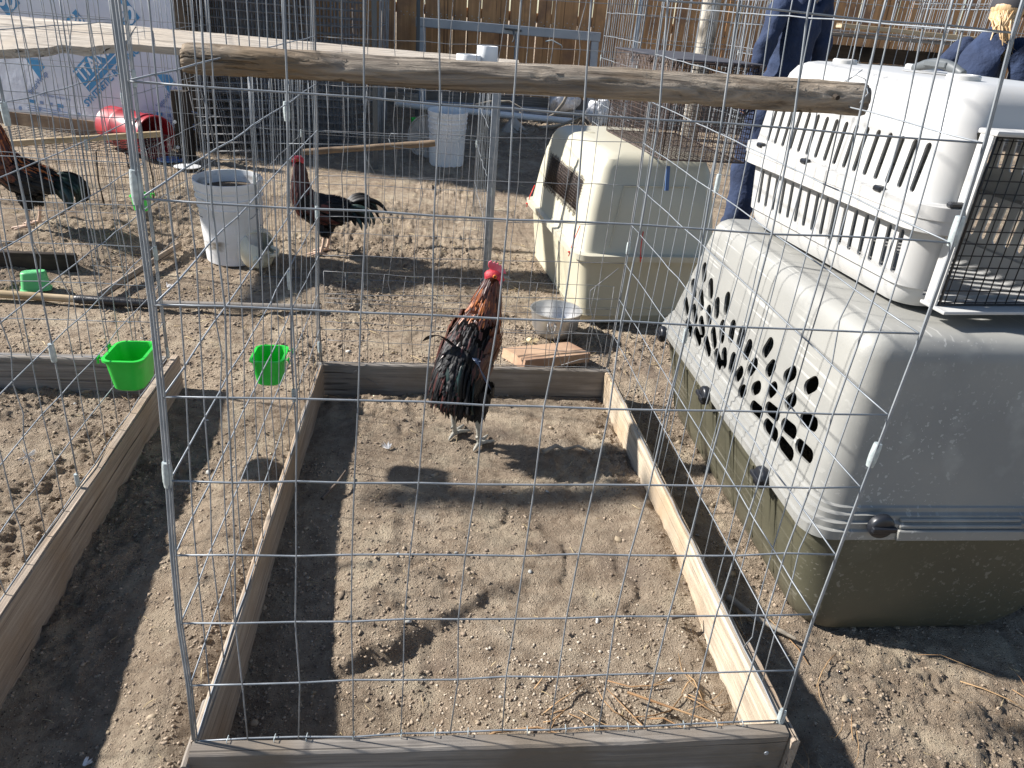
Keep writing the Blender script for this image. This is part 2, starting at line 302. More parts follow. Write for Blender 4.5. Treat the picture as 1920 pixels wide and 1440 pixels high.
# ground material
def ground_mat():
    mt = bpy.data.materials.new('dry_dirt'); mt.use_nodes = True; nt = mt.node_tree; N = nt.nodes; L = nt.links; b = N['Principled BSDF']
    b.inputs['Roughness'].default_value = .97; b.inputs['Specular IOR Level'].default_value = .12
    tc = N.new('ShaderNodeTexCoord')
    def noise(s, d=6, r=.6):
        n = N.new('ShaderNodeTexNoise'); n.inputs['Scale'].default_value = s; n.inputs['Detail'].default_value = d; n.inputs['Roughness'].default_value = r; L.new(tc.outputs['Object'], n.inputs['Vector']); return n.outputs[0]
    def mr(i, a, c, o0=0, o1=1):
        n = N.new('ShaderNodeMapRange'); n.inputs[1].default_value = a; n.inputs[2].default_value = c; n.inputs[3].default_value = o0; n.inputs[4].default_value = o1; L.new(i, n.inputs[0]); return n.outputs[0]
    def mix(fac, a, c):
        n = N.new('ShaderNodeMix'); n.data_type = 'RGBA'
        if isinstance(fac, float): n.inputs[0].default_value = fac
        else: L.new(fac, n.inputs[0])
        for s_, v in ((6, a), (7, c)):
            if isinstance(v, tuple): n.inputs[s_].default_value = (*v, 1)
            else: L.new(v, n.inputs[s_])
        return n.outputs[2]
    col = mix(mr(noise(1.7, 5), .38, .62), srgb('#a1917e'), srgb('#b7a792'))
    col = mix(mr(noise(22, 8, .7), .40, .66), col, srgb('#857564'))
    col = mix(mr(noise(6, 6), .52, .68), col, srgb('#b7a993'))
    col = mix(mr(noise(2.6, 7, .6), .56, .70, 0, .75), col, srgb('#6f6259'))
    col = mix(mr(noise(4.1, 7, .65), .60, .74, 0, .8), col, srgb('#c3b8a6'))
    v = N.new('ShaderNodeTexVoronoi'); v.inputs['Scale'].default_value = 210; L.new(tc.outputs['Object'], v.inputs['Vector'])
    sp = N.new('ShaderNodeSeparateColor'); L.new(v.outputs['Color'], sp.inputs[0])
    d = mr(v.outputs['Distance'], .20, .42, 1, 0)
    mu = N.new('ShaderNodeMath'); mu.operation = 'MULTIPLY'; L.new(mr(sp.outputs[0], .88, .92), mu.inputs[0]); L.new(d, mu.inputs[1])
    col = mix(mu.outputs[0], col, srgb('#c9bda6'))
    mu2 = N.new('ShaderNodeMath'); mu2.operation = 'MULTIPLY'; L.new(mr(sp.outputs[1], .90, .94), mu2.inputs[0]); L.new(d, mu2.inputs[1])
    col = mix(mu2.outputs[0], col, srgb('#52453a'))
    L.new(col, b.inputs['Base Color'])
    ad = N.new('ShaderNodeMath'); ad.operation = 'ADD'; L.new(noise(85, 12, .8), ad.inputs[0]); L.new(mr(v.outputs['Distance'], 0, .5, .30, 0), ad.inputs[1])
    bp = N.new('ShaderNodeBump'); bp.inputs['Strength'].default_value = 1.0; bp.inputs['Distance'].default_value = .018; L.new(ad.outputs[0], bp.inputs['Height']); L.new(bp.outputs[0], b.inputs['Normal'])
    return mt
M['ground'] = ground_mat()
# ------------------------------------------------------------------ ground
PW, PD, PB = 1.037, 1.5015, 0.119          # main pen width, depth, board top height
def gbase(x, y):
    x = np.asarray(x, float); y = np.asarray(y, float)
    z = 0.05*np.clip(y-1.9, 0, 8)
    z = z + .018*fbm(x*1.3, y*1.3, 3, 3) + .03*fbm(x*.35, y*.35, 2, 9)*sstep(1.5, 4, y)
    # main pen : raised bed with a little scarp across the front third
    ins = sstep(0.0, .08, x)*sstep(PW, PW-.08, x)*sstep(0.0, .06, y)*sstep(PD, PD-.06, y)
    z = z + ins*.012
    t = (y-.2775)*(.6348-.2322)-(x-.2322)*(.5033-.2775); t = t/0.4615 + .018*fbm(x*9, y*9, 3, 21)
    edge = sstep(-.02, .018, t)*sstep(.72, .40, x)*sstep(.16, .24, x)*sstep(.95, .35, y)
    z = z + ins*edge*.030
    # bank of loose soil at the right board
    z = z + .035*np.exp(-(((x-1.0)/.10)**2+((y-.62)/.30)**2))
    # the yard falls away a little at the front left; corridor bank between the pens
    z = z - .055*sstep(.75, .0, y)*sstep(.62, .35, x)
    z = z - .025*np.exp(-((x+.33)/.12)**2)*sstep(1.5, 1.1, y)
    z = z + .045*np.exp(-((x+.10)/.09)**2)*sstep(1.4, .9, y)
    # scrape step at the second row pen
    z = z + .05*sstep(2.58, 2.66, y+.03*fbm(x*6, y*3, 3, 40))*sstep(-1.0, -1.25, x)*sstep(4.2, 3.2, y)
    # dust heap behind the pen
    z = z + .055*np.exp(-(((x+.10)/.16)**2+((y-2.33)/.13)**2))
    return z
def gdetail(x, y):
    a = fbm(x*11, y*11, 4, 50, .6); b = fbm(x*45, y*45, 3, 70, .6)
    rough = .5+1.3*sstep(-.15, .35, fbm(x*1.9+3, y*1.9, 3, 90))
    hol = np.abs(fbm(x*6.5+1.7, y*6.5, 2, 140)); return -.009*sstep(.16, .0, hol)*sstep(-.1, .25, fbm(x*2.3, y*2.3+8, 2, 150)) + .0115*a*rough + .0095*np.abs(b)*rough + .003*fbm(x*80, y*80, 2, 75)*rough + .011*(np.abs(fbm(x*19+3, y*17, 4, 77, .6))-.12)*rough
def gz(x, y): return float(gbase(x, y)+gdetail(x, y))
def axis(lo, hi, step, outlo, outhi, grow=1.13, maxstep=2.5):
    c = list(np.arange(lo, hi, step)); s = step; a = []
    p = lo
    while p > outlo:
        s = min(s*grow, maxstep); p -= s; a.append(p)
    s = step; b = []; p = c[-1]
    while p < outhi:
        s = min(s*grow, maxstep); p += s; b.append(p)
    return np.array(a[::-1]+c+b)
gx_ = axis(-1.6, 2.15, .0064, -60, 60); gy_ = axis(-.42, 2.2, .0064, -40, 90, grow=1.022)
X, Y = np.meshgrid(gx_, gy_); Z = gbase(X, Y)+gdetail(X, Y)
nx, ny = len(gx_), len(gy_)
me = bpy.data.meshes.new('ground')
me.vertices.add(nx*ny); me.vertices.foreach_set('co', np.stack([X, Y, Z], -1).ravel().astype(np.float32))
ii, jj = np.meshgrid(np.arange(nx-1), np.arange(ny-1)); a = (jj*nx+ii).ravel()
q = np.stack([a, a+1, a+1+nx, a+nx], 1).astype(np.int32)
me.loops.add(q.size); me.loops.foreach_set('vertex_index', q.ravel()); me.polygons.add(len(q))
me.polygons.foreach_set('loop_start', np.arange(0, q.size, 4, dtype=np.int32)); me.polygons.foreach_set('loop_total', np.full(len(q), 4, dtype=np.int32))
me.update(); me.validate(); me.polygons.foreach_set('use_smooth', np.ones(len(q), dtype=bool))
me.materials.append(M['ground']); g = link(bpy.data.objects.new('ground', me)); g['kind'] = 'structure'
# ------------------------------------------------------------------ boards & panels
def board(name, a, b, w, h, mat, parent=None, up=(0, 0, 1), bev=.003, seg=10, warp=.002, chip=.0015):
    """board from a to b (centre line), w across, h tall along up; grain along local X"""
    a = Vector(a); b = Vector(b); L = (b-a).length; xa = (b-a).normalized(); za = Vector(up); za = (za-xa*za.dot(xa)).normalized(); ya = za.cross(xa)
    mb = MB(); rings = []
    sd = random.random()*100
    for i in range(seg+1):
        x = L*i/seg; dy = warp*fbm(x*3+sd, sd, 2); dz = warp*fbm(x*3+sd, sd+9, 2)
        ring = []
        e = bev
        for (sy, sz) in ((1, 1), (-1, 1), (-1, -1), (1, -1)):
            pts = [(sy*(w/2), sz*(h/2-e)), (sy*(w/2-e), sz*(h/2))]
            if sy*sz < 0: pts = pts[::-1]
            for (py, pz) in pts:
                ring.append(Vector((x, py+float(dy)+chip*float(vnoise(x*40+sd, py*90+pz*70)), pz+float(dz)+chip*float(vnoise(x*37+sd, pz*90-py*50)))))
        rings.append(ring)
    mb.loft(rings)
    o = mb.build(name, mat, None, angle=28)
    Mx = Matrix.Identity(4)
    for i in range(3): Mx[i][0] = xa[i]; Mx[i][1] = ya[i]; Mx[i][2] = za[i]
    Mx.translation = a; o.matrix_basis = Mx
    if parent is not None: setparent(o, parent)
    return o
def lerp(a, b, t): return Vector(a)*(1-t)+Vector(b)*t
def panel(L, R, n, rw, rh, parent, mat, name='wire_panel', re=None, jit=.002, kink=0, skip=(), rows=None, edge=True, cols=None):
    L = [Vector(p) for p in L]; R = [Vector(p) for p in R]; K = len(L); mb = MB()
    nrm = (R[0]-L[0]).cross(L[-1]-L[0]).normalized()
    cols = cols or [i/n for i in range(n+1)]
    grid = {}
    for i, t in enumerate(cols):
        for k in range(K):
            p = lerp(L[k], R[k], t)
            if 0 < i < len(cols)-1: p = p + (R[0]-L[0]).normalized()*random.uniform(-jit, jit)*1.5 + nrm*random.uniform(-jit, jit)+Vector((0, 0, random.uniform(-jit, jit)*.6))
            grid[i, k] = p
    re = re or rw*1.15
    for i in range(len(cols)):
        isE = i in (0, len(cols)-1)
        pts = [grid[i, k]+nrm*(rw+rh)*.9 for k in range(K)]
        if not isE:
            out = [pts[0]]
            for k in range(1, K):
                if kink and random.random() < kink:
                    out.append(lerp(pts[k-1], pts[k], random.uniform(.3, .7))+nrm*random.uniform(-.012, .012)+Vector((R[0]-L[0])).normalized()*random.uniform(-.014, .014))
                out.append(pts[k])
            pts = out
        mb.tube(pts, re if isE else rw, 6 if rw > .0018 else 4)
    for k in (rows if rows is not None else range(K)):
        mb.tube([grid[i, k] for i in range(len(cols))], rh, 6 if rh > .0018 else 4)
    return mb.build(name, mat, parent, angle=180, recalc=False)
def sleeve(parent, p, d, r=.0075, l=.045, mat=None):
    p = Vector(p); d = Vector(d).normalized(); mb = MB()
    mb.tube([p-d*l/2, p-d*l*.3, p, p+d*l*.3, p+d*l/2], [r*.85, r, r*1.05, r, r*.9], 10)
    return mb.build('sleeve', mat or M['sleeve'], parent, angle=60)
FL = [(0.001, 0, .117), (.006, .003, .247), (.006, .007, .378), (.013, .010, .509), (.022, .013, .639), (.029, .017, .770), (.034, .020, .899), (.036, .023, 1.031), (.040, .026, 1.160), (.042, .029, 1.29), (.044, .032, 1.42)]
FR = [(1.040, 0, .122), (1.039, .003, .248), (1.041, .007, .377), (1.047, .010, .504), (1.053, .013, .635), (1.060, .016, .763), (1.068, .020, .893), (1.071, .023, 1.024), (1.069, .026, 1.153), (1.059, .029, 1.279), (1.056, .032, 1.405)]
BL = [(.013, 1.501, .119), (.011, 1.506, .240), (.012, 1.511, .366), (.017, 1.517, .497), (.022, 1.522, .625), (.024, 1.528, .752), (.029, 1.534, .888), (.030, 1.539, 1.019), (.032, 1.544, 1.150), (.033, 1.549, 1.28), (.034, 1.554, 1.41)]
BR = [(1.028, 1.502, .124), (1.036, 1.507, .251), (1.041, 1.513, .385), (1.046, 1.518, .513), (1.049, 1.523, .645), (1.052, 1.529, .775), (1.052, 1.535, .910), (1.052, 1.540, 1.037), (1.053, 1.546, 1.170), (1.053, 1.550, 1.30), (1.053, 1.555, 1.43)]
pen = thing('wire_pen', 'nearest wire pen on a weathered board frame, holding the upright brown rooster', 'wire pen', (0, 0, 0), 0, 'wire pens')
cols8 = [.0, .074, .161, .245, .328, .410, .491, .569, .653, .741, .821, .907, 1.0]
fp_ = panel(FL, FR, 12, .00145, .0016, pen, M['wire'], jit=.0028)
panel(FL, BL, 17, .0013, .0014, pen, M['wire'], jit=.002, kink=.03)
panel(FR, BR, 17, .0013, .0014, pen, M['wire'], jit=.0022, kink=.04)
panel(BL, BR, 13, .0014, .0014, pen, M['wire_old'], jit=.004, kink=.16, re=.0024)
for e, nm in ((FL, 0), (FR, 1), (BL, 2), (BR, 3)):
    off = Vector(((-.006 if nm in (0, 2) else .007), .004, 0))
    mb = MB(); mb.tube([Vector(p)+off for p in e], .0021 if nm < 2 else .0019, 8); mb.build('corner_rod', M['wire'], pen, angle=180)
for (e, k, t) in ((FL, 7, .1), (FL, 4, .07), (FR, 7, .12), (FR, 4, .45), (FR, 0, .03), (BL, 4, .1), (BR, 3, .4), (BL, 0, .45)):
    p = lerp(e[k], e[k+1], t); d = Vector(e[k+1])-Vector(e[k]); sleeve(pen, p+Vector((-.003 if e is FL or e is BL else .003, .002, 0)), d, .0068, .040)
# mid rod of the left side with its sleeves
mr_pts = [lerp(FL[k], BL[k], .675)+Vector((-.004, 0, 0)) for k in range(11)]
mb = MB(); mb.tube(mr_pts, .0021, 8); mb.build('corner_rod', M['wire'], pen, angle=180)
sleeve(pen, mr_pts[7]+Vector((0, 0, -.02)), (0, 0, 1), .0075, .045); sleeve(pen, mr_pts[3]+Vector((0, 0, .08)), (0, 0, 1), .006, .05); sleeve(pen, mr_pts[1], (0, 0, 1), .006, .04)
mrr = [lerp(FR[k], BR[k], .56)+Vector((.004, 0, 0)) for k in range(11)]
mb = MB(); mb.tube(mrr, .0020, 8); mb.build('corner_rod', M['wire'], pen, angle=180); sleeve(pen, mrr[6]+Vector((0, 0, .02)), (0, 0, 1), .006, .045); sleeve(pen, mrr[3]+Vector((0, 0, .02)), (0, 0, 1), .006, .04)
bz = (PB-.16+PB)/2 - .02; bh = .20
# frame boards : tops at PB
def fboard(a, b, w, mat, top=PB, h=.17): return board('frame_board', (a[0], a[1], top-h/2), (b[0], b[1], top-h/2), w, h, mat, pen, bev=.004, seg=24, warp=.006, chip=.002)
fboard((.002, .004), (.012, PD-.02), .017, M['board'], top=PB-.003, h=.24)
fboard((PW+.004, .003), (PW-.004, PD-.02), .024, M['board_warm'], top=PB-.002, h=.22)
fboard((-.004, PD-.004), (PW+.006, PD-.004), .022, M['board_grey'], h=.20)
fboard((-.004, -.014), (PW+.012, -.014), .030, M['board_grey'], top=PB-.004, h=.24)
fboard((PW+.024, -.036), (PW+.023, .20), .016, M['board'], top=PB-.008, h=.24)
fboard((-.014, -.034), (-.014, .10), .014, M['board_grey'], top=PB-.016, h=.24)
for (x, y, z) in ((.018, -.0385, .085), (.018, -.0385, .035), (PW-.03, -.0385, .085), (PW-.03, -.0385, .035)):
    mb = MB(); mb.lathe([(.0045, 0), (.004, .0015), (.001, .0012)], 10, (x, y, z), Matrix.Rotation(math.pi/2, 3, 'X')); mb.build('screw', M['gate'], pen)
# staples along the front board
mb = MB()
for i in range(14):
    x = .05+i*.072+random.uniform(-.02, .02); mb.tube([(x, -.006, PB-.006), (x, -.006, PB+.003), (x+.001, .006, PB+.003), (x+.001, .006, PB-.006)], .0008, 4)
tag(mb.build('staple', M['sleeve'], pen, angle=180), kind='stuff')
# loose bent wires at the back panel
def lwire(pts, r, parent, mat): mb = MB(); mb.tube(pts, r, 5); return mb.build('loose_wire', mat, parent, angle=180)
lwire([(1.02, 1.50, .50), (.93, 1.49, .42), (.935, 1.49, .36), (1.0, 1.5, .2), (1.0, 1.49, .12)], .0013, pen, M['wire_old'])
lwire([(.17, 1.49, .12), (.12, 1.48, .09), (.20, 1.485, .05), (.24, 1.49, .02)], .0012, pen, M['wire_old'])
lwire([(.86, 1.50, .13), (.93, 1.51, .15), (1.02, 1.50, .17)], .0012, pen, M['wire_old'])
lwire([(.80, 1.50, .30), (.85, 1.49, .16), (.86, 1.50, .135)], .0012, pen, M['wire_old'])
# hanging lower rows behind the pen (old mesh apron)
def grid_nodes(x0, x1, y0, y1, zs): return [(x0, y0, z) for z in zs], [(x1, y1, z) for z in zs]
ap_L = [(.03, 1.53, z) for z in (.02, .07, .19, .26, .33, .345, .44)]; ap_R = [(1.02, 1.525, z+.006) for z in (.02, .07, .17, .24, .31, .335, .42)]
panel(ap_L, ap_R, 15, .0010, .0010, pen, M['wire_old'], jit=.005, kink=.1)
# ---- left pen
pen1 = thing('wire_pen', 'wire pen on a board frame at the left edge, green cup on its mesh', 'wire pen', (-1.2, .7, 0), 0, 'wire pens')
zs = [.119+.1295*k for k in range(11)]
def P1R(y): return [(-.475-.02*(y/1.5)+.006*k*.3, y, z) for k, z in enumerate(zs)]
pA = [(-.462+.0035*k, -.02, z) for k, z in enumerate(zs)]; pB = [(-.500+.003*k, 1.50, z) for k, z in enumerate(zs)]
panel(pA, pB, 16, .0013, .0014, pen1, M['wire'], jit=.003, kink=.14)
pC = [(-1.75+.002*k, 1.50, z) for k, z in enumerate(zs)]; panel(pC, pB, 14, .0016, .0016, pen1, M['wire'], jit=.003, kink=.05)
pD = [(-1.72+.002*k, -.02, z) for k, z in enumerate(zs)]; panel(pD, pC, 14, .0016, .0016, pen1, M['wire'], jit=.003); panel(pD, pA, 12, .0018, .0018, pen1, M['wire'])
for e in (pB, [lerp(pA[k], pB[k], .50)+Vector((-.004, 0, 0)) for k in range(11)]):
    mb = MB(); mb.tube([Vector(p)+Vector((.005, .003, 0)) for p in e], .0020, 8); mb.build('corner_rod', M['wire'], pen1, angle=180)
    sleeve(pen1, Vector(e[3])+Vector((.003, .002, -.02)), (0, 0, 1), .0068, .045); sleeve(pen1, Vector(e[7])+Vector((.003, .002, -.02)), (0, 0, 1), .0068, .045)
    sleeve(pen1, Vector(e[0])+Vector((.003, .002, .02)), (0, 0, 1), .0055, .035)
def fb1(a, b, w, mat, top=PB, h=.17): return board('frame_board', (a[0], a[1], top-h/2), (b[0], b[1], top-h/2), w, h, mat, pen1, bev=.004, seg=24, warp=.006, chip=.002)
fb1((-.452, -.05), (-.487, 1.535), .026, M['board'], top=PB-.001, h=.26); fb1((-1.75, 1.50), (-.507, 1.50), .036, M['board_grey']); fb1((-1.75, 0), (-1.75, 1.48), .036, M['board']); fb1((-1.73, -.02), (-.475, -.02), .036, M['board'])
# ---- second row pens and pens along the back
def simple_pen(label, x0, x1, y0, y1, z0, z1, dz, dx, r=.0015, sides='flbr', skew=0, rods=True, group='wire pens'):
    t = thing('wire_pen', label, 'wire pen', ((x0+x1)/2, (y0+y1)/2, z0), 0, group)
    n = max(2, int(round((z1-z0)/dz))); zz = [z0+(z1-z0)*k/n for k in range(n+1)]
    c = {'fl': (x0, y0), 'fr': (x1, y0+skew), 'bl': (x0, y1), 'br': (x1, y1+skew)}
    def nod(k_): return [(c[k_][0]+.004*k, c[k_][1]+.004*k, z) for k, z in enumerate(zz)]
    for s_, (a_, b_) in dict(f=('fl', 'fr'), l=('fl', 'bl'), r=('fr', 'br'), b=('bl', 'br')).items():
        if s_ in sides:
            A, B = nod(a_), nod(b_); ln = (Vector(B[0])-Vector(A[0])).length
            panel(A, B, max(2, int(round(ln/dx))), r, r, t, M['wire_old'] if s_ == 'b' else M['wire'], jit=.004, kink=.04, re=r*1.4)
    if rods:
        for k_ in c:
            A = nod(k_); mb = MB(); mb.tube([Vector(p)+Vector((.005, .004, 0)) for p in A], r*1.7, 6); mb.build('corner_rod', M['wire'], t, angle=180)
            sleeve(t, Vector(A[len(A)//2]), (0, 0, 1), .006, .045)
    return t
pen2 = simple_pen('wire pen at far left around the orange necked rooster', -2.45, -.95, 2.62, 4.05, .055, 1.30, .235, .088, r=.0016)
board('frame_board', (-2.4, 2.60, .05), (-1.24, 2.60, .05), .03, .13, M['tie'], pen2, seg=12)  # dark timber colour stands in for the shade on this front board
mb = MB(); mb.tube([(-1.155+.004*k, 2.632, .05+.13*k) for k in range(10)], .003, 6); mb.build('corner_rod', M['wire'], pen2, angle=180); sleeve(pen2, (-1.12, 2.635, .60), (0, 0, 1), .007, .05)
pen3 = simple_pen('low wire pen around the black rooster, with a flat galvanised corner post', -.42, .655, 2.60, 3.95, .04, .945, .225, .083, r=.0014)
mb = MB(); mb.box((.662, 2.607, .485), (.030, .006, .91)); mb.box((.678, 2.617, .485), (.005, .024, .91)); mb.box((.646, 2.617, .485), (.005, .024, .91))
bevel(mb.build('corner_post', M['wire'], pen3), .0015)
for p_ in ([(-.3, 2.59, .66), (.1, 2.58, .68), (.09, 2.58, .62), (.13, 2.57, .55)], [(.19, 2.58, .71), (.2, 2.57, .735), (.36, 2.58, .73)], [(.19, 2.58, .71), (.2, 2.57, .68), (.42, 2.58, .66), (.66, 2.6, .645)]): lwire(p_, .0014, pen3, M['wire'])
pen4 = simple_pen('narrow wire pen with close upright wires, standing behind the cream kennel', 1.72, 2.75, 4.4, 5.6, .14, 1.62, .16, .075, r=.0022)
pen5 = simple_pen('tall wire pen with many upright wires and a yellow board, behind the white crate', 3.02, 4.60, 4.75, 6.0, .16, 1.75, .22, .088, r=.0030)
pen6 = simple_pen('wire pen at the far right behind the blond person', 4.85, 6.5, 5.2, 6.6, .18, 1.78, .2, .11, r=.0028)
pen7 = simple_pen('empty wire pen behind the second row, left of the grey gate frame', -.95, -.05, 5.4, 6.6, .19, 1.6, .17, .10, r=.0024)
# ------------------------------------------------------------------ perch log through the pen
def round_log(name, a, b, r0, r1, mat, label=None, cat=None, parent=None, nseg=150, nr=40, flat=.78, rough=1.0):
    a = Vector(a); b = Vector(b); L = (b-a).length; xa = (b-a).normalized(); za = Vector((0, 0, 1)); za = (za-xa*za.dot(xa)).normalized(); ya = za.cross(xa)
    mb = MB(); rings = []
    th = np.linspace(0, 2*np.pi, nr, endpoint=False)
    sd = random.random()*50
    for i in range(nseg+1):
        x = L*i/nseg; t = i/nseg; r = r0+(r1-r0)*t + .0025*float(fbm(x*5+sd, 1.0, 2))
        if i == 0 or i == nseg: r *= .90
        y = np.cos(th); z = np.sin(th)
        zz = np.clip(z, -flat, 1.2)
        xw = x*3+sd
        warp = .9*fbm(xw*np.ones(nr), np.cos(th)*1.2+3, 3, 5)
        gr = np.abs(((np.sin(th)*5+warp*5) % 1)-.5)*2
        dep = (rough*.0034*(sstep(.0, .35, gr)-1) + rough*.0036*fbm(xw*3*np.ones(nr), th*4/np.pi, 4, 8))
        kn = np.exp(-((x-.12)/.05)**2)*np.exp(-((z-.45)/.4)**2)*(y < 0)*.006
        rr = r+dep+kn
        rings.append([Vector((x, float(rr[j]*y[j]), float(rr[j]*zz[j]))) for j in range(nr)])
    mb.loft(rings); o = mb.build(name, mat, None, angle=70)
    Mx = Matrix.Identity(4)
    for i in range(3): Mx[i][0] = xa[i]; Mx[i][1] = ya[i]; Mx[i][2] = za[i]
    Mx.translation = a; o.matrix_basis = Mx
    if parent is not None: setparent(o, parent)
    return o
plog = thing('perch_log', 'thick weathered peeled log laid across the top of the nearest wire pen', 'log', (-.02, .46, 1.15))
lg = round_log('log', (-.025, .47, 1.150), (1.10, .385, 1.166), .0255, .0285, M['log'], parent=plog)
mb = MB(); mb.tube([(1.065, .40, 1.19), (1.075, .385, 1.205), (1.09, .38, 1.20), (1.088, .356, 1.18), (1.075, .350, 1.165)], .0009, 5); mb.tube([(1.06, .39, 1.194), (1.075, .39, 1.203), (1.092, .40, 1.213)], .0008, 5)
mb.build('tie_wire', M['wire'], plog, angle=180)
mb = MB(); mb.tube([(1.035, .362, 1.172), (1.036, .352, 1.170)], .004, 8); mb.build('nail', M['tie'], plog)
# shade slabs lying over the second row
slabs = thing('shade_board', 'wide bleached board with rough wavy front edge, over the pens at upper left', 'board', (-1.35, 2.8, 1.0))
def slab(name, parent, near, far, th, mat, n=60, wav=0.0):
    """near/far : polylines (start,end)"""
    mb = MB(); rings = []
    for i in range(n+1):
        t = i/n; a = lerp(near[0], near[1], t); b = lerp(far[0], far[1], t)
        w = wav*float(fbm(t*7, 3, 3, 11)); a = a+(a-b).normalized()*w
        up = Vector((0, 0, 1)); ring = []
        m_ = 8
        for j in range(m_+1):
            p = a.lerp(b, j/m_); ring.append(p+up*(.003*float(fbm(t*20, j*.9, 3, 7))))
        for j in range(m_, -1, -1):
            p = a.lerp(b, j/m_); ring.append(p-up*(th+.004*float(fbm(t*16, j, 2, 17))))
        rings.append(ring)
    mb.loft(rings); return mb.build(name, mat, parent, angle=50)
slabA = thing('shade_board', 'long bleached plank behind the perch log, with white pipe caps standing on its right end', 'board', (-.5, 3.0, 1.0))
slab('board', slabA, ((-1.05, 2.90, 1.0), (.80, 2.90, .995)), ((-1.15, 3.16, 1.065), (.805, 3.16, 1.035)), .03, M['slab'])
slab('board', slabs, ((-1.72, 2.50, .935), (-.985, 2.86, .998)), ((-1.80, 3.16, 1.07), (-1.02, 3.15, 1.063)), .035, M['slab'], wav=.07)
top_board = board('roof_board', (-1.70, 1.36, 1.425), (-.86, 1.36, 1.425), .115, .022, M['slab'])
tag(top_board, 'grey board lying across the top mesh of the left pen', 'board')
# white pipe caps on plank
def cap_pipe(label, x, y, z, r, h):
    mb = MB(); mb.lathe([(r*.98, 0), (r, .004), (r, h), (r*.97, h+.003), (r*.90, h+.003), (r*.88, h), (r*.88, .006), (.001, .006)], 32, (x, y, z), cap1=True)
    return tag(mb.build('pipe_cap', M['white_plastic'], None), label, 'pipe cap', 'white pipe caps on the plank')
cap_pipe('taller white pipe cap on the long plank', .637, 3.03, 1.018, .052, .075); cap_pipe('lower wide white pipe cap on the long plank, left of the taller one', .545, 2.97, 1.008, .058, .045)
# thin perches
lp = board('perch_batten', (-1.95, 3.30, .44), (-1.02, 3.30, .552), .022, .030, M['yellowwood']); tag(lp, 'thin sunlit batten used as a perch in the far left pen', 'perch')
rp = round_log('perch_stick', (-.30, 3.30, .50), (.40, 3.30, .585), .017, .019, M['ply'], nseg=40, nr=16, rough=.4); tag(rp, 'round brown perch pole inside the pen of the black rooster', 'perch')  # darker wood picked so the pole looks shaded; shade is in the colour
yb = board('perch_board', (3.30, 4.85, 1.33), (4.55, 4.85, 1.31), .09, .03, M['yellowwood']); tag(yb, 'pale yellow board across the tall wire pen behind the white crate', 'perch')
# ------------------------------------------------------------------ kennels
def rr_ring(x0, x1, y0, y1, r, z, n=6):
    r = min(r, (x1-x0)/2-.001, (y1-y0)/2-.001); P = []
    for cx, cy, a0 in ((x1-r, y1-r, 0), (x0+r, y1-r, 90), (x0+r, y0+r, 180), (x1-r, y0+r, 270)):
        for i in range(n+1):
            a = R_(a0+90*i/n); P.append(Vector((cx+r*math.cos(a), cy+r*math.sin(a), z)))
    return P
def levels_shell(levels, cap0, cap1, T=None, n=6):
    mb = MB(); rings = [[(T @ p if T is not None else p) for p in rr_ring(*l[1:6], l[0], n)] for l in levels]
    mb.loft(rings, cap0, cap1); return mb
def capsule_cut(pts, r, x0, x1, T=None, n=7):
    """list of (y1,z1,y2,z2) capsules extruded along X"""
    mb = MB()
    for (ya, za, yb_, zb) in pts:
        a = Vector((0, ya, za)); b = Vector((0, yb_, zb)); d = (b-a); ang = math.atan2(d.z, d.y) if d.length > 1e-6 else 0
        ring = []
        for i in range(n+1): t = ang-math.pi/2+math.pi*i/n; ring.append(b+Vector((0, math.cos(t), math.sin(t)))*r)
        for i in range(n+1): t = ang+math.pi/2+math.pi*i/n; ring.append(a+Vector((0, math.cos(t), math.sin(t)))*r)
        rings = [[Vector((xx, p.y, p.z)) for p in ring] for xx in (x0, x1)]
        if T is not None: rings = [[T @ p for p in rg] for rg in rings]
        mb.loft(rings)
    return mb.build('cut', M['black'], None, smooth=False)
gk = thing('pet_kennel', 'big scuffed grey plastic kennel with dark olive base, under the white kennel', 'pet kennel', (1.55, .9, 0), 0, 'plastic pet kennels')
lo = [(-.015, 1.34, 1.68, .40, 1.32, .05), (.0, 1.285, 1.735, .345, 1.37, .07), (.02, 1.266, 1.785, .328, 1.395, .075), (.06, 1.254, 1.835, .320, 1.41, .075), (.13, 1.238, 1.885, .318, 1.43, .075), (.295, 1.207, 1.945, .315, 1.475, .06), (.30, 1.20, 1.95, .31, 1.48, .06), (.33, 1.20, 1.95, .31, 1.48, .06)]
ob = levels_shell(lo, True, False).build('base', M['kg_lo'], None, angle=35); boolean(ob, [], solid=.006); ob.data.materials.clear(); ob.data.materials.append(M['kg_lo']); setparent(ob, gk)
# ribs on the base side
mb = MB()
for i in range(7):
    y = .50+i*.14; mb.tube([(1.262, y, .04), (1.212, y+.0, .27)], .006, 6); mb.tube([(1.262, y+.03, .04), (1.212, y+.03, .27)], .004, 6)
mb.build('rib', M['kg_lo'], gk)
up = [(.303, 1.187, 1.958, .297, 1.492, .06), (.325, 1.184, 1.96, .295, 1.495, .07), (.328, 1.190, 1.954, .301, 1.489, .066), (.342, 1.190, 1.954, .301, 1.489, .066), (.345, 1.198, 1.946, .309, 1.481, .064), (.358, 1.198, 1.946, .309, 1.481, .064), (.361, 1.206, 1.938, .317, 1.473, .062), (.372, 1.206, 1.938, .317, 1.473, .062), (.375, 1.211, 1.93, .322, 1.465, .06),
      (.41, 1.214, 1.926, .326, 1.455, .06), (.69, 1.236, 1.904, .362, 1.315, .05), (.712, 1.240, 1.900, .366, 1.31, .05), (.730, 1.250, 1.890, .376, 1.30, .046), (.740, 1.264, 1.876, .390, 1.286, .04), (.743, 1.285, 1.855, .411, 1.265, .03), (.740, 1.33, 1.81, .455, 1.22, .03)]
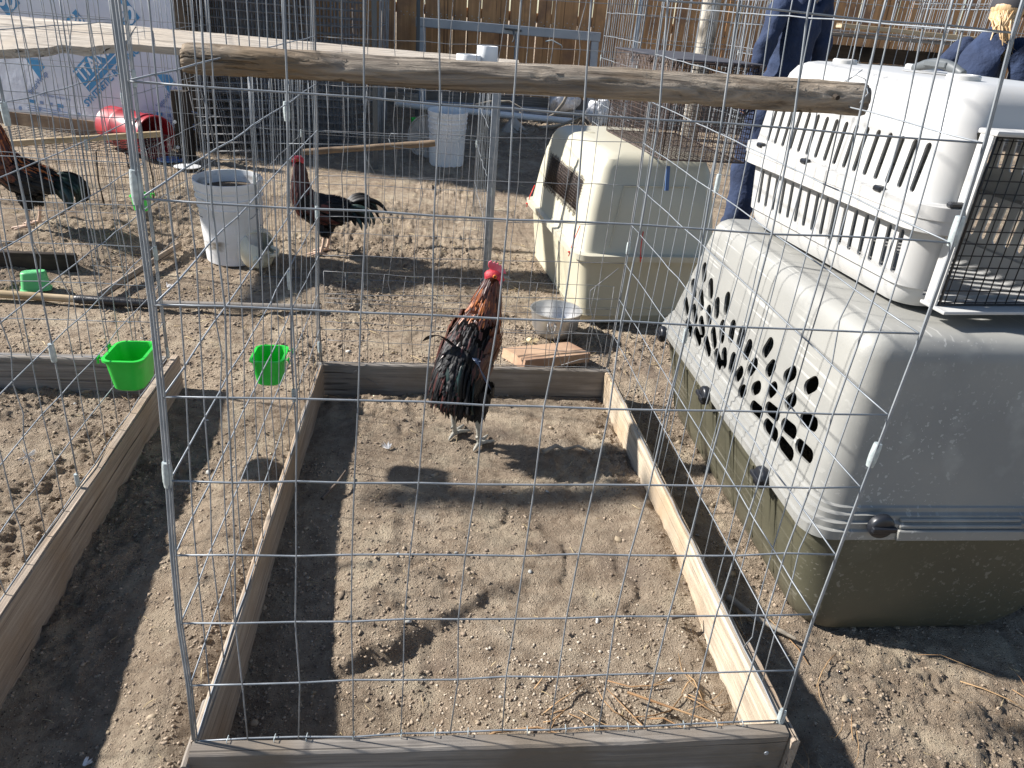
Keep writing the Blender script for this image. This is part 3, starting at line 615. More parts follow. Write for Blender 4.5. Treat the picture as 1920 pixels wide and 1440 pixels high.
holes = [(1.27, .596, 1.24, .556), (1.324, .521, 1.279, .489), (1.191, .571, 1.157, .532), (1.24, .516, 1.199, .481), (1.344, .449, 1.304, .425), (1.263, .457, 1.217, .429), (1.152, .499, 1.114, .461), (1.108, .543, 1.08, .498), (1.049, .582, 1.028, .531), (1.279, .397, 1.23, .385), (1.184, .448, 1.137, .418), (1.196, .402, 1.148, .388), (1.078, .457, 1.036, .423), (1.031, .502, 1.0, .454), (.964, .531, .949, .477), (.9, .539, .894, .485), (1.108, .412, 1.06, .39), (1.014, .412, .968, .392), (.97, .441, .939, .405), (.904, .459, .894, .408), (.835, .527, .84, .477), (.732, .574, .751, .528), (.774, .498, .795, .455), (.686, .533, .707, .498), (.833, .445, .852, .410), (.59, .559, .62, .527), (.494, .579, .524, .549), (.72, .453, .746, .43), (.785, .408, .808, .390), (.646, .491, .668, .46), (.552, .508, .577, .479), (.718, .395, .676, .40), (.647, .430, .602, .436), (.493, .488, .447, .499), (.556, .435, .512, .441), (.627, .393, .581, .393), (.542, .393, .494, .393), (.472, .429, .424, .433)]
hs = []
for h_ in holes:   # shorten the capsules by the end radius
    a = Vector((h_[0], h_[1])); b = Vector((h_[2], h_[3])); d = (b-a); L_ = d.length; k = .0135*.9*abs(d.y)/max(L_, 1e-6); d.normalize(); a += d*k; b -= d*k; hs.append((a.x, a.y, b.x, b.y))
ob = levels_shell(up, False, True).build('upper_shell', M['kg_up'], None, angle=35)
ob = boolean(ob, [capsule_cut(hs[0::2], .0178, 1.0, 2.2), capsule_cut(hs[1::2], .0178, 1.0, 2.2)], solid=.006, selfint=True); ob.data.materials.clear(); ob.data.materials.append(M['kg_up']); setparent(ob, gk)
def knob(x, y, z, rot):
    Mk = Matrix.Rotation(rot, 3, 'Z')
    mb = MB(); T = lambda p: Vector((x, y, z))+Mk @ Vector(p)
    rg = []
    for (r, d) in ((.028, 0), (.028, .012), (.024, .018), (.010, .020)):
        rg.append([T((r*math.cos(a), -d, r*math.sin(a))) for a in [2*math.pi*i/20 for i in range(20)]])
    mb.loft(rg); mb.box(T((0, -.021, .0)), (.054, .010, .012), Mk)
    return bevel(mb.build('knob', M['black'], gk), .0015, 1)
knob(1.335, .296, .346, 0); knob(1.72, .296, .346, 0)
for y in (.53, .95, 1.40): knob(1.186, y, .305, -math.pi/2)
for xc, xl in ((1.528, .29), (1.86, .16)):
    mb = MB(); mb.box((xc, .296, .318), (xl, .014, .026)); mb.box((xc, .302, .337), (xl-.004, .014, .009)); mb.box((xc, .308, .349), (xl-.008, .014, .008)); bevel(mb.build('rim_plate', M['kg_up'], gk), .002, 1)
# wire door seen through the holes at the back end
mb = MB()
for i in range(15): mb.tube([(1.32+i*.036, 1.34, .06), (1.32+i*.036, 1.30, .66)], .0016, 4)
for i in range(18): mb.tube([(1.31, 1.345-.04*i/17, .06+i*.035), (1.84, 1.345-.04*i/17, .06+i*.035)], .0016, 4)
mb.build('door_mesh', M['wire_old'], gk, angle=180)
# ---- white crate on top
WT = Matrix.Translation((1.362, .492, .746)) @ Matrix.Rotation(R_(5.0), 4, 'Z')
wk = thing('pet_kennel', 'white plastic kennel with long side slots and black wire door, sitting on the grey kennel', 'pet kennel', (1.6, .9, .746), 0, 'plastic pet kennels')
WW, WL, WH = .47, .75, .452; zr = .205
wl = [(0.0, .045, WW-.045, .045, WL-.045, .05), (.008, .025, WW-.025, .025, WL-.025, .055), (.03, .012, WW-.012, .010, WL-.012, .06), (.050, .009, WW-.009, .008, WL-.009, .06), (.053, .002, WW-.002, .001, WL-.002, .06), (zr-.03, -.006, WW+.006, -.008, WL+.006, .06), (zr-.027, -.032, WW+.032, -.034, WL+.032, .07), (zr, -.032, WW+.032, -.034, WL+.032, .07)]
wu = [(zr, -.034, WW+.034, -.036, WL+.034, .07), (zr+.026, -.034, WW+.034, -.036, WL+.034, .07), (zr+.029, -.014, WW+.014, -.012, WL+.012, .06), (zr+.148, -.004, WW+.004, -.002, WL+.002, .06), (zr+.151, .003, WW-.003, .005, WL-.005, .06), (WH-.07, .012, WW-.012, .016, WL-.016, .06), (WH-.035, .020, WW-.020, .024, WL-.024, .06), (WH-.015, .034, WW-.034, .036, WL-.036, .055), (WH-.004, .055, WW-.055, .055, WL-.055, .045), (WH, .075, WW-.075, .075, WL-.075, .03)]
slots_u = [(.055+i*.0405, zr+.045, .055+i*.0405, zr+.128) for i in range(16)]; slots_l = [(.055+i*.0405, zr-.125, .055+i*.0405, zr-.045) for i in range(16)]
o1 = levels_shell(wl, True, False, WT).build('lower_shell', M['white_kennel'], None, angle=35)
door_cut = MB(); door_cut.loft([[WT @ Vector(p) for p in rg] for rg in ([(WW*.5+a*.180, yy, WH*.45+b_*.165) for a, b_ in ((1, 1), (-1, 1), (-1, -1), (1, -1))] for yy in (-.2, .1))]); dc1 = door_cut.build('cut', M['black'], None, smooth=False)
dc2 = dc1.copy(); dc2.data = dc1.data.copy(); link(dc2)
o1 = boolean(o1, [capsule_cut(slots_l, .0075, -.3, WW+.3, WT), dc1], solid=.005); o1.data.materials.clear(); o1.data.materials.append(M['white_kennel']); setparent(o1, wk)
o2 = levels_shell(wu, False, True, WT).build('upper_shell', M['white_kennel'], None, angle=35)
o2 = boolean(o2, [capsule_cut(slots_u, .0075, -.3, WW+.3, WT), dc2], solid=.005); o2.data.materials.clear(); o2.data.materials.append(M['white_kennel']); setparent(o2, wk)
def WB(mb, c, d): return mb.box(WT @ Vector(c), d, WT.to_3x3())
mb = MB()   # door surround flange
for c, d in (((WW*.5-.190, -.028, WH*.45), (.006, .035, .35)), ((WW*.5+.190, -.028, WH*.45), (.010, .045, .35)), ((WW*.5, -.030, WH*.45+.172), (.39, .05, .010)), ((WW*.5, -.040, WH*.45-.172), (.39, .075, .008))): WB(mb, c, d)
bevel(mb.build('door_surround', M['white_kennel'], wk), .004, 2)
mb = MB()
dn = -.045
for i in range(15):
    x = WW*.5-.172+i*.0245; mb.tube([WT @ Vector((x, dn, WH*.45-.165)), WT @ Vector((x, dn, WH*.45+.165))], .0013, 5)
for i in range(14):
    z = WH*.45-.160+i*.0246; mb.tube([WT @ Vector((WW*.5-.183, dn, z)), WT @ Vector((WW*.5+.183, dn, z))], .0013, 5)
mb.tube([WT @ Vector(p) for p in ((WW*.5-.183, dn, WH*.45-.165), (WW*.5+.183, dn, WH*.45-.165), (WW*.5+.183, dn, WH*.45+.165), (WW*.5-.183, dn, WH*.45+.165), (WW*.5-.183, dn, WH*.45-.165))], .0028, 6)
mb.tube([WT @ Vector(p) for p in ((WW*.5+.155, dn-.01, WH*.45-.165), (WW*.5+.155, dn-.012, WH*.45-.12))], .005, 6)
mb.build('wire_door', M['black_wire'], wk, angle=180)
for y in (.13, .43, .66): mb = MB(); mb.box(WT @ Vector((-.030, y, zr+.028)), (.018, .026, .012), WT.to_3x3()); bevel(mb.build('latch', M['black'], wk), .003, 1)
mb = MB(); mb.box(WT @ Vector((.03, -.028, zr+.033)), (.04, .016, .010), WT.to_3x3()); bevel(mb.build('latch', M['black'], wk), .003, 1)
mb = MB()   # round pads on the roof
for (x, y, r) in ((.12, .17, .033), (.12, .60, .030), (.34, .60, .036), (.34, .17, .033)):
    mb.lathe([(r, -.004), (r, .008), (r*.9, .011), (r*.75, .011), (r*.7, .006), (.002, .006)], 24, WT @ Vector((x, y, WH)), cap0=False)
mb.build('roof_pad', M['white_kennel'], wk)
hd = MB()
for s_ in (0, 1):
    ring = []
pts = [WT @ Vector((.225, .30+.17*i/10, WH+.006+.016*math.sin(math.pi*i/10))) for i in range(11)]
hd.tube(pts, [.010]*2+[.012]*7+[.010]*2, 8); hd.box(WT @ Vector((.225, .385, WH+.020)), (.030, .075, .012), WT.to_3x3())
bevel(hd.build('handle', M['darkgrey'], wk), .002, 1)
mb = MB(); mb.lathe([(.075, .0), (.075, .001), (.06, .0015), (.001, .0015)], 28, WT @ Vector((.225, .385, WH+.001)), cap0=False); mb.build('handle_recess', M['white_kennel'], wk)
# ---- cream kennel in the second row
BT = Matrix.Translation((1.045, 2.165, .012)) @ Matrix.Rotation(R_(5.5), 4, 'Z')
bk = thing('pet_kennel', 'cream plastic kennel with meshed side vent and red zip ties, under the wire cage', 'pet kennel', (1.3, 2.6, .012), 0, 'plastic pet kennels')
BW, BL_ = .575, .98
bl = [(0, .05, BW-.05, .05, BL_-.09, .05), (.012, .012, BW-.012, .012, BL_-.055, .07), (.05, .0, BW, .0, BL_-.04, .052), (.06, .003, BW-.003, .003, BL_-.037, .052), (.30, -.02, BW+.02, -.02, BL_+.02, .052), (.315, -.022, BW+.022, -.022, BL_+.03, .052)]
bu = [(.315, -.050, BW+.050, -.048, BL_+.06, .07), (.340, -.052, BW+.052, -.050, BL_+.06, .07), (.345, -.028, BW+.028, -.024, BL_+.035, .06), (.355, -.022, BW+.022, -.018, BL_+.03, .052), (.52, .0, BW, .006, BL_-.0, .052), (.63, .018, BW-.018, .02, BL_-.03, .052), (.635, .022, BW-.022, .024, BL_-.034, .052), (.69, .036, BW-.036, .034, BL_-.05, .052), (.725, .055, BW-.055, .05, BL_-.07, .05), (.742, .08, BW-.08, .075, BL_-.095, .06), (.748, .11, BW-.11, .105, BL_-.125, .05)]
o1 = levels_shell(bl, True, False, BT, 8).build('base', M['beige_lo'], None, angle=30); boolean(o1, [], solid=.006); o1.data.materials.clear(); o1.data.materials.append(M['beige_lo']); setparent(o1, bk)
o2 = levels_shell(bu, False, True, BT, 8).build('upper_shell', M['beige_up'], None, angle=30)
vc = MB(); vc.loft([[BT @ Vector(p) for p in ((xx, .19, .47), (xx, .78, .47), (xx, .78, .605), (xx, .19, .605))] for xx in (-.2, .2)]); vco = vc.build('cut', M['black'], None, smooth=False)
o2 = boolean(o2, [vco], solid=.006); o2.data.materials.clear(); o2.data.materials.append(M['beige_up']); setparent(o2, bk)
mb = MB()
for i in range(50): y = .18+i*.0125; mb.tube([BT @ Vector((-.012, y, .455+random.uniform(-.01, .006))), BT @ Vector((.012, y, .615+random.uniform(-.004, .014)))], .0012, 4)
for i in range(13): z = .463+i*.0125; mb.tube([BT @ Vector((-.010+(z-.46)*.14, .175, z)), BT @ Vector((-.010+(z-.46)*.14, .80, z))], .0012, 4)
mb.build('vent_mesh', M['brown_wire'], bk, angle=180)
def ztie(p, q_, r=.0022):
    mb = MB(); mb.tube([BT @ Vector(p), BT @ Vector(((p[0]+q_[0])/2-.004, (p[1]+q_[1])/2, (p[2]+q_[2])/2)), BT @ Vector(q_)], r, 5); mb.box(BT @ Vector((p[0]-.001, p[1], p[2]+.02)), (.008, .008, .006)); return mb.build('zip_tie', M['red_tie'], bk, angle=180)
ztie((-.055, .06, .305), (-.015, .07, .44)); ztie((-.055, .95, .300), (-.02, .95, .42)); ztie((.235, -.054, .318), (.245, -.008, .44))
mb = MB(); mb.box(BT @ Vector((.32, .002, .665)), (.016, .006, .10), BT.to_3x3() @ Matrix.Rotation(-.25, 3, 'X')); mb.build('tape_strip', M['bluetape'], bk)
fr = [(.10, -.0165, .37), (.135, .012, .60), (.14, .016, .625), (.43, .016, .63)]
for fr in (fr, [(.09, -.004, .26), (.075, .0, .10), (.08, .0, .085), (.45, .0, .085)]): mb = MB(); mb.tube([BT @ Vector(p) for p in fr], .003, 6); mb.build('ridge', M['beige_up'], bk)
mb = MB(); mb.lathe([(.028, .0), (.026, .001), (.001, .001)], 20, BT @ Vector((.12, .30, .746)), cap0=False); mb.lathe([(.028, .0), (.026, .001), (.001, .001)], 20, BT @ Vector((.15, .62, .748)), cap0=False); mb.build('bolt_hole', M['beige_lo'], bk)
# dark wire cage on the cream kennel
CT = Matrix.Translation((1.300, 2.115, .765)) @ Matrix.Rotation(R_(5.0), 4, 'Z')
wc = thing('wire_cage', 'dark brown wire cage with a black cloth top, sitting on the cream kennel', 'wire cage', (1.45, 2.5, .765))
cw, cl, ch = .36, .76, .365
def mesh_face(o_, ux, uy, lx, ly, s_, r=.0011):
    mb = MB(); o_ = Vector(o_); ux = Vector(ux); uy = Vector(uy)
    for i in range(int(lx/s_)+1):
        mb.tube([CT @ (o_+ux*i*s_), CT @ (o_+ux*i*s_+uy*ly)], r, 3)
    for i in range(int(ly/s_)+1):
        mb.tube([CT @ (o_+uy*i*s_), CT @ (o_+uy*i*s_+ux*lx)], r, 3)
    for e in ((0, 0, 1, 0), (0, 0, 0, 1), (1, 0, 1, 1), (0, 1, 1, 1)):
        mb.tube([CT @ (o_+ux*lx*e[0]+uy*ly*e[1]), CT @ (o_+ux*lx*e[2]+uy*ly*e[3])], .0026, 5)
    return mb.build('mesh_side', M['brown_wire'], wc, angle=180)
mesh_face((0, 0, 0), (1, 0, 0), (0, 0, 1), cw, ch, .019, .0016); mesh_face((0, cl, 0), (1, 0, 0), (0, 0, 1), cw, ch, .019, .0016); mesh_face((0, 0, 0), (0, 1, 0), (0, 0, 1), cl, ch, .019, .0016); mesh_face((cw, 0, 0), (0, 1, 0), (0, 0, 1), cl, ch, .019, .0016); mesh_face((0, 0, .002), (1, 0, 0), (0, 1, 0), cw, cl, .021, .0012)
mb = MB(); mb.box(CT @ Vector((cw/2, cl/2, ch+.006)), (cw+.012, cl+.012, .007), CT.to_3x3()); bevel(mb.build('cloth_top', M['fabric'], wc), .002, 1)
mb = MB()
for i in range(70):
    t = random.random(); s_ = random.choice((0, 1, 2)); p = (t*cw, -.004, ch) if s_ == 0 else ((-.004, t*cl, ch) if s_ == 1 else (cw+.004, t*cl, ch)); p = Vector(p)
    mb.tube([CT @ (p+Vector((0, 0, .008))), CT @ (p+Vector((random.uniform(-.006, .006), -.004, -.006))), CT @ (p+Vector((random.uniform(-.01, .01), -.002, -.02)))], .0022, 4)
tag(mb.build('fringe', M['brown_wire'], wc, angle=180), kind='stuff')
# ------------------------------------------------------------------ cup feeders
def cup(name, label, T, sc=1.0, mat=None, cat='feeder cup', group='green plastic feeder cups', hooks=True):
    lv = [(0, .066, .044, .020), (.004, .072, .050, .022), (.070, .083, .061, .022), (.071, .090, .068, .022), (.076, .090, .068, .022), (.0765, .080, .058, .018), (.07, .078, .056, .018), (.006, .068, .046, .018)]
    root = thing(name, label, cat, tuple(T.translation), 0, group)
    mb = MB(); rings = []
    for (z, w, d, r) in lv:
        rings.append([T @ (Vector((p.x, p.y, p.z))*sc) for p in rr_ring(-w/2*1.25, w/2*1.25, -d/2*1.3, d/2*1.3, r, z, 5)])
    mb.loft(rings, True, True); mb.build('cup', mat or M['green'], root, angle=35)
    if hooks:
        mb = MB()
        for sx in (-1, 1):
            mb.tube([T @ (Vector((sx*.030, .044, .070))*sc), T @ (Vector((sx*.030, .054, .074))*sc), T @ (Vector((sx*.030, .056, .060))*sc)], .003*sc, 6)
            mb.tube([T @ (Vector((sx*.030-.007, .054, .074))*sc), T @ (Vector((sx*.030+.007, .054, .074))*sc)], .0028*sc, 6)
        mb.build('hook', mat or M['green'], root, angle=60)
    return root
def RT(loc, rz=0, rx=0, ry=0): return Matrix.Translation(loc) @ Matrix.Rotation(rz, 4, 'Z') @ Matrix.Rotation(rx, 4, 'X') @ Matrix.Rotation(ry, 4, 'Y')
cup('feeder_cup', 'bright green cup hooked on the side mesh of the left pen above its board', RT((-.428, 1.04, .262), R_(90)), 1.25)
cup('feeder_cup', 'bright green cup hooked on the left mesh of the nearest pen, rooster to its right', RT((-.062, 1.06, .272), R_(-90), 0, 0), 1.05)
cup('feeder_cup', 'bright green cup on the mesh behind the tail of the orange necked rooster', RT((-1.05, 2.98, .235), R_(-85)), 1.0)
cup('feeder_cup', 'faded green cup lying upside down on the dirt behind the left pen', RT((-1.315, 2.36, .108), R_(20), R_(174)), 1.05, M['green_soft'], hooks=False)
cup('feeder_cup', 'dark green cup in shade left of the far white bucket', RT((.262, 5.8, .30), R_(0)), 1.05)
cup('feeder_cup', 'small green cup hanging high in the far wire pen behind the dark wire cage', RT((2.22, 4.5, 1.47), R_(0)), 1.1)
# ------------------------------------------------------------------ buckets
def bucket(label, x, y, z, r, h, mat, soil=None, tilt=0, rz=0):
    root = thing('bucket', label, 'bucket', (x, y, z), rz, 'white plastic buckets')
    pr_ = [(r*.84, 0), (r*.86, .004), (r*.93, h*.68), (r*.93+.004, h*.685), (r*.935+.004, h*.70), (r*.94, h*.705), (r*.945, h*.79), (r*.945+.006, h*.795), (r*.945+.006, h*.81), (r*.95, h*.815), (r*.955, h*.87), (r*.955+.005, h*.875), (r*.955+.005, h*.885), (r*.96, h*.89), (r*.965, h*.93), (r*.965+.005, h*.935), (r, h*.985), (r*.995, h), (r*.96, h), (r*.945, h*.97), (r*.86, h*.1), (r*.82, .01), (.001, .01)]
    T = RT((x, y, z), rz, tilt); mb = MB(); mb.lathe(pr_, 48, T.translation, T.to_3x3()); mb.build('body', mat, root, angle=30)
    mb = MB(); mb.tube([T @ Vector((r*math.cos(a)*1.02, r*.9*math.sin(a)*.35+.02-r*.98, h*.80-.10*abs(math.cos(a*1.0))*0-.12*math.sin(a))) for a in [math.pi*i/14 for i in range(15)]], .0018, 5)
    mb.build('handle', M['wire'], root, angle=180)
    if soil:
        mb = MB(); mb.lathe([(r*.90, h*soil), (r*.5, h*soil+.008), (.002, h*soil+.014)], 32, T.translation, T.to_3x3(), cap0=False); mb.build('contents', M['soil'], root)
    return root
bucket('mud stained white bucket full of dark litter, left of the black rooster', -.588, 2.86, .046, .160, .40, M['bucket_dirty'], .86, R_(3))
bucket('clean white bucket with ribbed rim, standing in the shade far behind the rooster', .50, 5.05, .152, .152, .40, M['white_plastic'], None, R_(3))
mb = MB(); T = RT((.345, 5.24, .32), R_(-28), R_(78)); mb.lathe([(.16, 0), (.165, .004), (.165, .014), (.155, .016), (.15, .009), (.001, .009)], 40, T.translation, T.to_3x3())
for i in range(7):
    a = math.pi*i/7; mb.tube([T @ Vector((.15*math.cos(a), .15*math.sin(a), .012)), T @ Vector((-.15*math.cos(a), -.15*math.sin(a), .012))], .004, 5)
tag(mb.build('pail_cover', M['darkgrey'] if False else M['concrete'], None), 'round ribbed white lid leaning behind the far white bucket', 'lid')
# jug with a cut out side
jt = Matrix.Translation((-.455, 2.735, .120)) @ Vector((.22, -.93, -.22)).to_track_quat('Z', 'Y').to_matrix().to_4x4()
jug = thing('plastic_jug', 'yellowed plastic jug with a cut out side, lying in front of the stained bucket', 'jug', (-.475, 2.655, .04))
jl = [(-.115, .045, .04), (-.11, .065, .06), (-.095, .080, .070), (.02, .080, .072), (.05, .072, .065), (.075, .050, .045), (.088, .026, .024), (.115, .024, .022)]
mb = MB(); mb.loft([[jt @ p for p in rr_ring(-w, w, -w, w, r, z, 6)] for z, w, r in jl], True, True); jb = mb.build('body', M['jug'], None, angle=40)
cb = MB(); cb.loft([[jt @ Vector(p) for p in ((-.045, yy, -.03), (.075, yy, -.06), (.085, yy, .045), (.03, yy, .075), (-.03, yy, .05))] for yy in (.0, 0.2)]); cbo = cb.build('cut', M['black'], None, smooth=False)
jb = boolean(jb, [cbo], solid=.003); jb.data.materials.clear(); jb.data.materials.append(M['jug']); setparent(jb, jug)
mb = MB(); mb.lathe([(.026, .095), (.027, .108), (.025, .118), (.001, .119)], 20, jt.translation, jt.to_3x3(), cap0=False); mb.build('cap', M['jug'], jug)
mb = MB(); mb.tube([jt @ Vector(p) for p in ((.07, .02, .0), (.095, .02, .03), (.09, .02, .07), (.05, .02, .09))], .011, 8); mb.build('handle', M['jug'], jug)
# pot
pot = thing('cooking_pot', 'dented aluminium pot with a side handle, on the dirt beside the cream kennel', 'pot', (.925, 2.06, .01))
mb = MB(); c0 = (.925, 2.055, .012); mb.lathe([(.055, 0), (.080, .012), (.098, .045), (.108, .115), (.113, .118), (.113, .121), (.106, .120), (.095, .05), (.07, .02), (.001, .012)], 40, c0); mb.build('bowl', M['alu'], pot, angle=40)
mb = MB(); mb.tube([Vector(c0)+Vector(p) for p in ((-.045, -.095, .09), (-.050, -.118, .085), (-.048, -.122, .070), (-.035, -.108, .055), (-.020, -.122, .065), (-.016, -.118, .085), (-.02, -.10, .09))], .004, 6); mb.box(Vector(c0)+Vector((-.032, -.100, .088)), (.035, .005, .014)); mb.build('handle', M['alu'], pot)
# lumber offcut leaning on the back board
lo_ = board('wood_block', (.765, 1.60, .085), (.935, 1.90, .075), .135, .038, M['fresh'], up=(-.15, -.1, 1), seg=6, warp=.001)
lo_.matrix_basis = RT((.70, 1.62, .095), R_(33), 0, R_(8)) ; tag(lo_, 'short fresh brown lumber offcut lying behind the back board of the nearest pen', 'wood block')
# fallen pole
pole = thing('wooden_pole', 'long pale wooden pole with black tape, lying on the dirt behind the pens', 'pole', (-.9, 2.2, .02))
def gzz(x, y): return float(gbase(x, y))
for a, b, r, mt, nm in (((-2.1, 2.30, gzz(-2.1, 2.3)+.025), (-1.10, 2.226, gzz(-1.1, 2.23)+.03), .0165, M['yellowwood'], 'shaft'), ((-1.10, 2.226, gzz(-1.1, 2.23)+.03), (-.79, 2.208, gzz(-.8, 2.2)+.028), .019, M['tape'], 'tape_grip'), ((-.79, 2.208, gzz(-.8, 2.2)+.028), (-.08, 2.185, gzz(-.08, 2.19)+.018), .0155, M['board_grey'], 'shaft')):
    o = round_log(nm, a, b, r, r, mt, parent=pole, nseg=30, nr=14, flat=1.2, rough=.15)
st = board('edging_board', (-1.02, 2.26, .040), (-.865, 2.90, .085), .014, .035, M['board'], seg=8); tag(st, 'narrow dark edging board on the dirt left of the stained bucket', 'board')
# barrel
br = thing('plastic_drum', 'red plastic drum lying on its side in front of the white wrapped shed', 'drum', (-1.6, 4.75, .14))
dT = Matrix.Translation((-1.93, 5.02, .305)) @ Vector((.54, -.42, -.02)).to_track_quat('Z', 'Y').to_matrix().to_4x4()
mb = MB(); mb.lathe([(.01, .0), (.12, .004), (.135, .02), (.137, .16), (.143, .17), (.143, .19), (.137, .20), (.138, .42), (.146, .43), (.146, .45), (.138, .46), (.140, .50), (.146, .505), (.146, .52), (.138, .52), (.132, .50), (.130, .03), (.001, .02)], 48, dT.translation, dT.to_3x3()); mb.build('body', M['red'], br, angle=35)
mb = MB(); mb.lathe([(.04, .0), (.04, .01), (.001, .012)], 20, dT @ Vector((-.05, .05, .03)), dT.to_3x3()); mb.build('label_plate', M['white_plastic'], br)
mb = MB(); mb.lathe([(.07, 0), (.085, .006), (.09, .018), (.085, .018), (.07, .006), (.001, .006)], 28, (-1.43, 4.66, .140)); tag(mb.build('dish', M['blue'], None), 'flat blue dish on the dirt beside the open end of the red drum', 'dish')
mb = MB(); mb.lathe([(.05, 0), (.085, .006), (.088, .012), (.06, .02), (.001, .024)], 28, (-1.275, 4.50, .134)); tag(mb.build('dish', M['white_plastic'], None), 'upturned white dish on the dirt in front of the red drum', 'dish')
# old black wire crate in the far left pen
oc = thing('wire_crate', 'low dark folding wire crate on the ground behind the orange necked rooster', 'wire crate', (-1.55, 3.4, .07))
def grid_panel(o_, ux, uy, lx, ly, sx, sy, r, mat, parent, name='mesh_side'):
    mb = MB(); o_ = Vector(o_); ux = Vector(ux).normalized(); uy = Vector(uy).normalized(); nx_ = max(1, int(lx/sx)); ny_ = max(1, int(ly/sy))
    for i in range(nx_+1): mb.tube([o_+ux*lx*i/nx_, o_+ux*lx*i/nx_+uy*ly], r, 3)
    for i in range(ny_+1): mb.tube([o_+uy*ly*i/ny_, o_+uy*ly*i/ny_+ux*lx], r, 3)
    return mb.build(name, mat, parent, angle=180)
for a in (((-2.2, 3.45, .08), (1, 0, 0), (0, 0, 1), .93, .34, .04, .06), ((-1.27, 3.45, .08), (.2, 1, 0), (0, 0, 1), .6, .34, .04, .06), ((-2.1, 4.05, .08), (1, 0, 0), (0, 0, 1), .95, .34, .04, .06), ((-2.2, 3.45, .42), (1, 0, 0), (.15, 1, 0), .93, .6, .05, .05), ((-2.2, 3.45, .08), (.15, 1, 0), (0, 0, 1), .6, .34, .04, .06)):
    grid_panel(*a, .0016, M['black_wire'], oc)
for xx, yy in ((-1.27, 3.45), (-1.22, 3.62), (-1.42, 3.45)):
    mb = MB(); mb.tube([(xx, yy, .08), (xx+random.uniform(-.02, .02), yy, .25), (xx, yy, .42)], .004, 5); mb.build('hinge_rod', M['black_wire'], oc, angle=180)
# ------------------------------------------------------------------ shed with house wrap
shed = thing('shed', 'shed wall covered in white and blue printed house wrap, behind the pens at upper left', 'shed', (-2.4, 6, .16))
sx0, sy0, sx1, sy1 = -4.6, 6.05, -1.415, 5.09   # wall line ground points
sd_ = Vector((sx1-sx0, sy1-sy0, 0)); sL = sd_.length; sd_.normalize(); sn = Vector((sd_.y, -sd_.x, 0))
if sn.y > 0: sn = -sn
def wrinkle(s, z): return .010*fbm(s*2.2+.7*z, z*1.3, 3, 33)+.02*np.exp(-((z-.35)/.12)**2)*vnoise(s*1.4, 2.0, 5)
def wallp(s, z, off=0.0): return Vector((sx0, sy0, 0))+sd_*s+sn*(float(wrinkle(s, z))+.02+off)+Vector((0, 0, z))
n1, n2 = 110, 60; mb = MB(); vs2 = [wallp(sL*i/n1, .275-.09*(1-i/n1)*0+.0+(2.25-.275)*j/n2) for j in range(n2+1) for i in range(n1+1)]
mb.add(vs2, [(j*(n1+1)+i, j*(n1+1)+i+1, (j+1)*(n1+1)+i+1, (j+1)*(n1+1)+i) for j in range(n2) for i in range(n1)])
wr = mb.build('house_wrap', M['wrap'], shed, angle=180); md = wr.modifiers.new('s', 'SOLIDIFY'); md.thickness = .004; md.offset = 1
mb = MB(); A = Vector((sx0, sy0, 0)); B = Vector((sx1, sy1, 0)); bk_ = -sn*2.2
mb.add([A, B, B+bk_, A+bk_, A+Vector((0, 0, 2.26)), B+Vector((0, 0, 2.26)), B+bk_+Vector((0, 0, 2.26)), A+bk_+Vector((0, 0, 2.26))], [(0, 1, 2, 3), (4, 7, 6, 5), (0, 4, 5, 1), (1, 5, 6, 2), (2, 6, 7, 3), (3, 7, 4, 0)])
mb.build('wall', M['ply'], shed, smooth=False)
mb = MB(); zz = 2.28; mb.box((A+B)/2+bk_/2+Vector((0, 0, zz)), (sL+.3, 2.6, .05), Matrix.Rotation(math.atan2(sd_.y, sd_.x), 3, 'Z')); mb.build('roof', M['board_grey'], shed)
mb = MB(); c_ = (A+B)/2+sn*.022+Vector((0, 0, .225)); mb.box(c_, (sL-.05, .02, .11), Matrix.Rotation(math.atan2(sd_.y, sd_.x), 3, 'Z')); mb.build('skirt_board', M['ply'], shed)
# printing : place by wall coordinate s (distance from right corner = sL - u)
def wall_s(x): return (x-sx0)/sd_.x
def print_mesh(vs2d, fs, x, z, ang, mat, name, off=.003):
    s0 = wall_s(x); ca, sa = math.cos(ang), math.sin(ang)
    P = [wallp(s0+px*ca-py*sa, z+px*sa+py*ca, off) for px, py in vs2d]
    mb = MB(); mb.add(P, fs); o = mb.build(name, mat, None, smooth=False, recalc=False); subparent(o, wr, shed); o.matrix_parent_inverse = wr.matrix_basis.inverted(); return o
def text_print(txt, x, z, ang, size, mat, bold=0.0, off=.004):
    cu = bpy.data.curves.new('t', 'FONT'); cu.body = txt; cu.size = size; cu.align_x = 'CENTER'; cu.align_y = 'CENTER'; cu.offset = bold*size; cu.resolution_u = 3
    to = bpy.data.objects.new('t', cu); link(to); dg = bpy.context.evaluated_depsgraph_get(); dg.update()
    mm = bpy.data.meshes.new_from_object(to.evaluated_get(dg)); vv = [(v.co.x, v.co.y) for v in mm.vertices]; ff = [tuple(p.vertices) for p in mm.polygons]
    bpy.data.objects.remove(to, do_unlink=True); bpy.data.meshes.remove(mm)
    return print_mesh(vv, ff, x, z, ang, mat, 'lettering', off)
def poly_print(pts, x, z, ang, mat, name='emblem', off=.0025):
    # subdivided fan so it hugs the wrap
    b = bmesh.new(); vv = [b.verts.new((p[0], p[1], 0)) for p in pts]; f = b.faces.new(vv); bmesh.ops.triangulate(b, faces=[f]); bmesh.ops.subdivide_edges(b, edges=b.edges[:], cuts=4, use_grid_fill=True)
    v2 = [(v.co.x, v.co.y) for v in b.verts]; b.verts.index_update(); ff = [tuple(v.index for v in f.verts) for f in b.faces]; b.free()
    return print_mesh(v2, ff, x, z, ang, mat, name, off)
